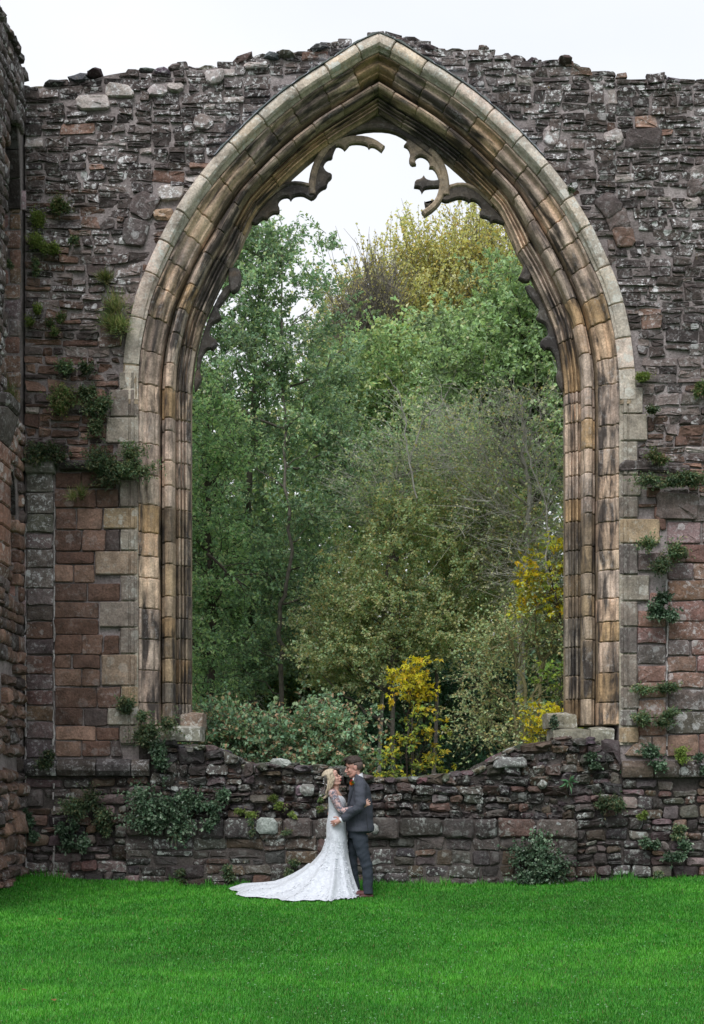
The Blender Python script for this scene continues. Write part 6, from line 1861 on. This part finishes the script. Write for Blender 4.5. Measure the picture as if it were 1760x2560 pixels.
# gown: bodice and fishtail skirt with train, one cloth
m, nt, b = new_mat("white_gown")
geo = nt.nodes.new("ShaderNodeNewGeometry"); pos = geo.outputs['Position']
n1 = noise_n(nt, pos, 26.0, 5, .65, .6)
c_ = mixc(nt, 'MIX', maprange(nt, n1, .46, .58, 0, 1), (.50, .525, .58, 1), (.585, .615, .675, 1))
nt.links.new(c_, b.inputs['Base Color']); b.inputs['Roughness'].default_value = .7; b.inputs['Sheen Weight'].default_value = .3
bp = nt.nodes.new("ShaderNodeBump"); bp.inputs['Strength'].default_value = .5; bp.inputs['Distance'].default_value = .01
nt.links.new(noise_n(nt, pos, 60.0, 4, .6), bp.inputs['Height']); nt.links.new(bp.outputs[0], b.inputs['Normal'])
M_GOWN = m
HIP = C_(932, 1000); HIPR = (.152 * .88, .175)
def hem(th):
    """hem on the grass seen from above, round the body's axis: short to the right, a long train to the left"""
    c, s = math.cos(th), math.sin(th)
    pts = [(-math.pi, (-1.44, .62)), (-2.95, (-1.40, .30)), (-2.6, (-1.15, -.30)), (-2.2, (-.62, -.70)), (-1.75, (-.12, -.72)), (-1.3, (.10, -.52)), (-.8, (.24, -.30)), (-.3, (.27, -.10)), (.2, (.26, .08)), (.8, (.18, .28)), (1.4, (.02, .40)), (2.0, (-.35, .60)), (2.6, (-.95, .72)), (2.95, (-1.32, .70)), (math.pi, (-1.44, .62))]
    t = th; ts = [p[0] for p in pts]
    return (float(np.interp(t, ts, [p[1][0] for p in pts])), float(np.interp(t, ts, [p[1][1] for p in pts])))
BB = [0, .25, .37, .49, .62, .74, .84, .91, .95, 1.0]
AA = [0, .045, .095, .155, .235, .335, .44, .545, .70, 1.0]
def gown_pt(th, t, off=0.0):
    hx, hy = hem(th); L = math.hypot(hx, hy)
    ux, uy = math.cos(th) * HIPR[0], math.sin(th) * HIPR[1]
    k = min(1, max(0, (L - .35) / .9))
    b = t
    a_long = float(np.interp(b, BB, AA)); a_short = b ** 1.9
    a = a_long * k + a_short * (1 - k)
    x = ux * (1 - a) + hx * a; y = uy * (1 - a) + hy * a
    # folds grow toward the hem
    fold = .034 * math.sin(th * 11 + 1.2 * math.sin(th * 3)) * t ** 1.5 * (1 + 1.2 * k) + .010 * math.sin(th * 23 + 2) * t ** 2 + .014 * math.sin(th * 17 + 4 * t) * t * k
    r = math.hypot(x, y) or 1
    x += x / r * fold; y += y / r * fold
    gx, gy = HIP.x + x, HIP.y + y
    gz = float(ground_z(gx, gy)) + .022
    z = HIP.z * (1 - b) + gz * b + abs(fold) * .8 * (t > .5) * k
    if t > .985: z = gz + .012 * (1 + math.sin(th * 40)) * .5
    return Vector((gx, gy, z + off))
NT, NB = 150, 44
V, Fc = [], []
bod = [(395, 470, 1085, .135, -.035), (345, 600, 1150, .158, -.01), (308, 690, 1235, .170, 0), (312, 745, 1330, .158, 0), (318, 742, 1440, .148, 0), (318, 722, 1540, .136, 0), (312, 708, 1640, .132, 0), (290, 720, 1760, .148, 0), (265, 745, 1900, .168, 0)]
rows = []
for (a, b2, cy, ry, yo) in bod:
    c = A_((a + b2) / 2, cy, 0); rx = (b2 - a) / 2 / 9.975 * MPX * 1.015
    rows.append([Vector((c.x + rx * math.cos(-math.pi + 2 * math.pi * i / NT), c.y + ry * math.sin(-math.pi + 2 * math.pi * i / NT), c.z)) for i in range(NT)])
hipc = HIP
for j in range(NB + 1):
    t = j / NB
    t = t ** .85
    rows.append([gown_pt(-math.pi + 2 * math.pi * i / NT, t) for i in range(NT)])
rows = rows[1:]                                              # neckline starts below the shoulders
for r in rows: V += [tuple(v) for v in r]
for j in range(len(rows) - 1):
    for i in range(NT):
        a, b2 = j * NT + i, j * NT + (i + 1) % NT
        Fc.append((a, b2, b2 + NT, a + NT))
gw = under(link("gown", mesh_py("gown", V, Fc, None, True), M_GOWN), bride)
# lace appliqué: small raised petals scattered in sprays, thick along the hem
rg = np.random.default_rng(31)
C, T, Nn, Sz = [], [], [], []
def spray(th, t, n, rad):
    for _ in range(n):
        a = th + rg.normal(0, rad); tt = min(.995, max(.02, t + rg.normal(0, rad * .9)))
        p = gown_pt(a, tt); q = gown_pt(a + .02, tt); w = gown_pt(a, min(1, tt + .02))
        nn = (q - p).cross(w - p)
        if nn.length < 1e-9: continue
        nn.normalize()
        if nn.dot(Vector((p.x - HIP.x, p.y - HIP.y, .3))) < 0: nn = -nn
        d = (q - p) * rg.normal(0, 1) / max((q - p).length, 1e-6) + (w - p) * rg.normal(0, 1) / max((w - p).length, 1e-6)
        C.append(p + nn * .004); T.append(d); Nn.append(nn + Vector(rg.normal(0, .3, 3))); Sz.append(rg.uniform(.018, .036))
for (th, t, n, rad) in ((-1.0, .3, 26, .10), (-1.6, .34, 34, .14), (-2.2, .42, 26, .08), (-2.0, .5, 22, .06), (-1.35, .62, 34, .07), (-.9, .5, 22, .07), (-.7, .62, 18, .06), (-1.0, .78, 30, .1), (-.75, .9, 34, .1), (-1.3, .93, 30, .09), (-1.8, .88, 30, .08), (-2.2, .8, 22, .06), (-2.45, .9, 30, .06)): spray(th, t, n, rad)
for i in range(420):
    spray(rg.uniform(-math.pi, .4), 1 - abs(rg.normal(0, .035)), 1, .01)
for i in range(110): spray(rg.uniform(-math.pi, .2), rg.uniform(.02, .3), 1, .02)
C = np.array([tuple(v) for v in C]); T = np.array([tuple(v) for v in T]); Nn = np.array([tuple(v) for v in Nn]); Sz = np.array(Sz)
lc = under(link("lace_applique", leaf_mesh("lace_applique", C, T, Nn, Sz, Sz * .8, np.tile(np.array([(.62, .645, .70)]), (len(C), 1)), .12), plain("white_lace", (.62, .645, .70), rough=.8, var=.04)), bride)
lc['kind'] = 'stuff'
# hair: half-up cap, long falling strands down the back, small jewelled comb
hair_cap("hair", bc, bfw, bup, .97, lambda a, b, d: (a < .55 + .25 * b) and b > -.75 and not (a > .18 and b < .35) and not (a < -.42 and b < .30), lambda a, b, d: .010 + .016 * max(0, -a) + .008 * max(0, b), M_BLONDE, bride, 4, .005, 6.0)
hair_cap('hair_underside', bc, bfw, bup, .97, lambda a, b, d: a < -.30 and b < .42 and b > -.8, lambda a, b, d: .016, M_ASHB, bride, 4, .012, 2.0)
bf_, bu_, bs_ = frame(bfw, bup)
def hsrc(rg): return np.array(bc + (bf_ * rg.uniform(-.03, .05) + bu_ * rg.uniform(-.02, .06) + bs_ * -rg.uniform(.060, .082)) * .97)
def hdst(rg): t = rg.random(); return np.array(A_(390 - 150 * t + rg.normal(0, 9), 980 + 170 * t + rg.normal(0, 12), -.07 + rg.normal(0, .014)))
locks("falling_hair", M_BLONDE, bride, 130, hsrc, hdst, 1, lambda rg: (.012, -.03, -.01), rg, .0062)
def hsrc2(rg): return np.array(bc + (bf_ * rg.uniform(-.105, -.06) + bu_ * rg.uniform(-.02, .05) + bs_ * rg.uniform(-.05, .05)) * .97)
def hdst2(rg): return np.array(A_(285 + rg.normal(0, 22), 1000 + rg.normal(0, 50), rg.normal(.0, .04)))
locks("hair_underside", M_ASHB, bride, 90, hsrc2, hdst2, 1, lambda rg: (-.02, 0, -.02), rg, .007)
locks("hair_ends", M_BLONDE, bride, 16, lambda rg: np.array(A_(300 + rg.normal(0, 15), 1080 + rg.normal(0, 20), -.07)), lambda rg: np.array(A_(180 + rg.normal(0, 25), 1245 + rg.normal(0, 14), -.05)), 1, lambda rg: (.025, 0, -.02), rg, .005)
n = 26
Pb = np.array(A_(225, 845, -.045)) + rg.normal(0, .012, (n, 3)) * np.array([1.2, 1, 2.0])
under(link("hair_comb", leaf_mesh("hair_comb", Pb, rg.normal(0, 1, (n, 3)), rg.normal(0, .3, (n, 3)) + np.array([-.3, -1, .2]), np.full(n, .016), np.full(n, .012), np.tile(np.array([(.75, .77, .8)]), (n, 1))), plain("comb_silver", (.75, .77, .80), rough=.25, spec=.8)), bride)
sh = Shell(); sh.limb([BL(-.012, -.045, -.080), BL(-.014, -.062, -.082), BL(-.014, -.078, -.082)], [.003, .0025, .0035], 6); sh.raw("earring", plain("earring_silver", (.7, .72, .75), rough=.25, spec=.8), bride)
sh = Shell(); p = A_(487, 1885, -.262); sh.ball(p, (Vector((.005, 0, 0)), Vector((0, .005, 0)), Vector((0, 0, .005))), 8, 6); sh.raw("ring", plain("ring_metal", (.8, .8, .8), rough=.15, spec=1.0), groom)
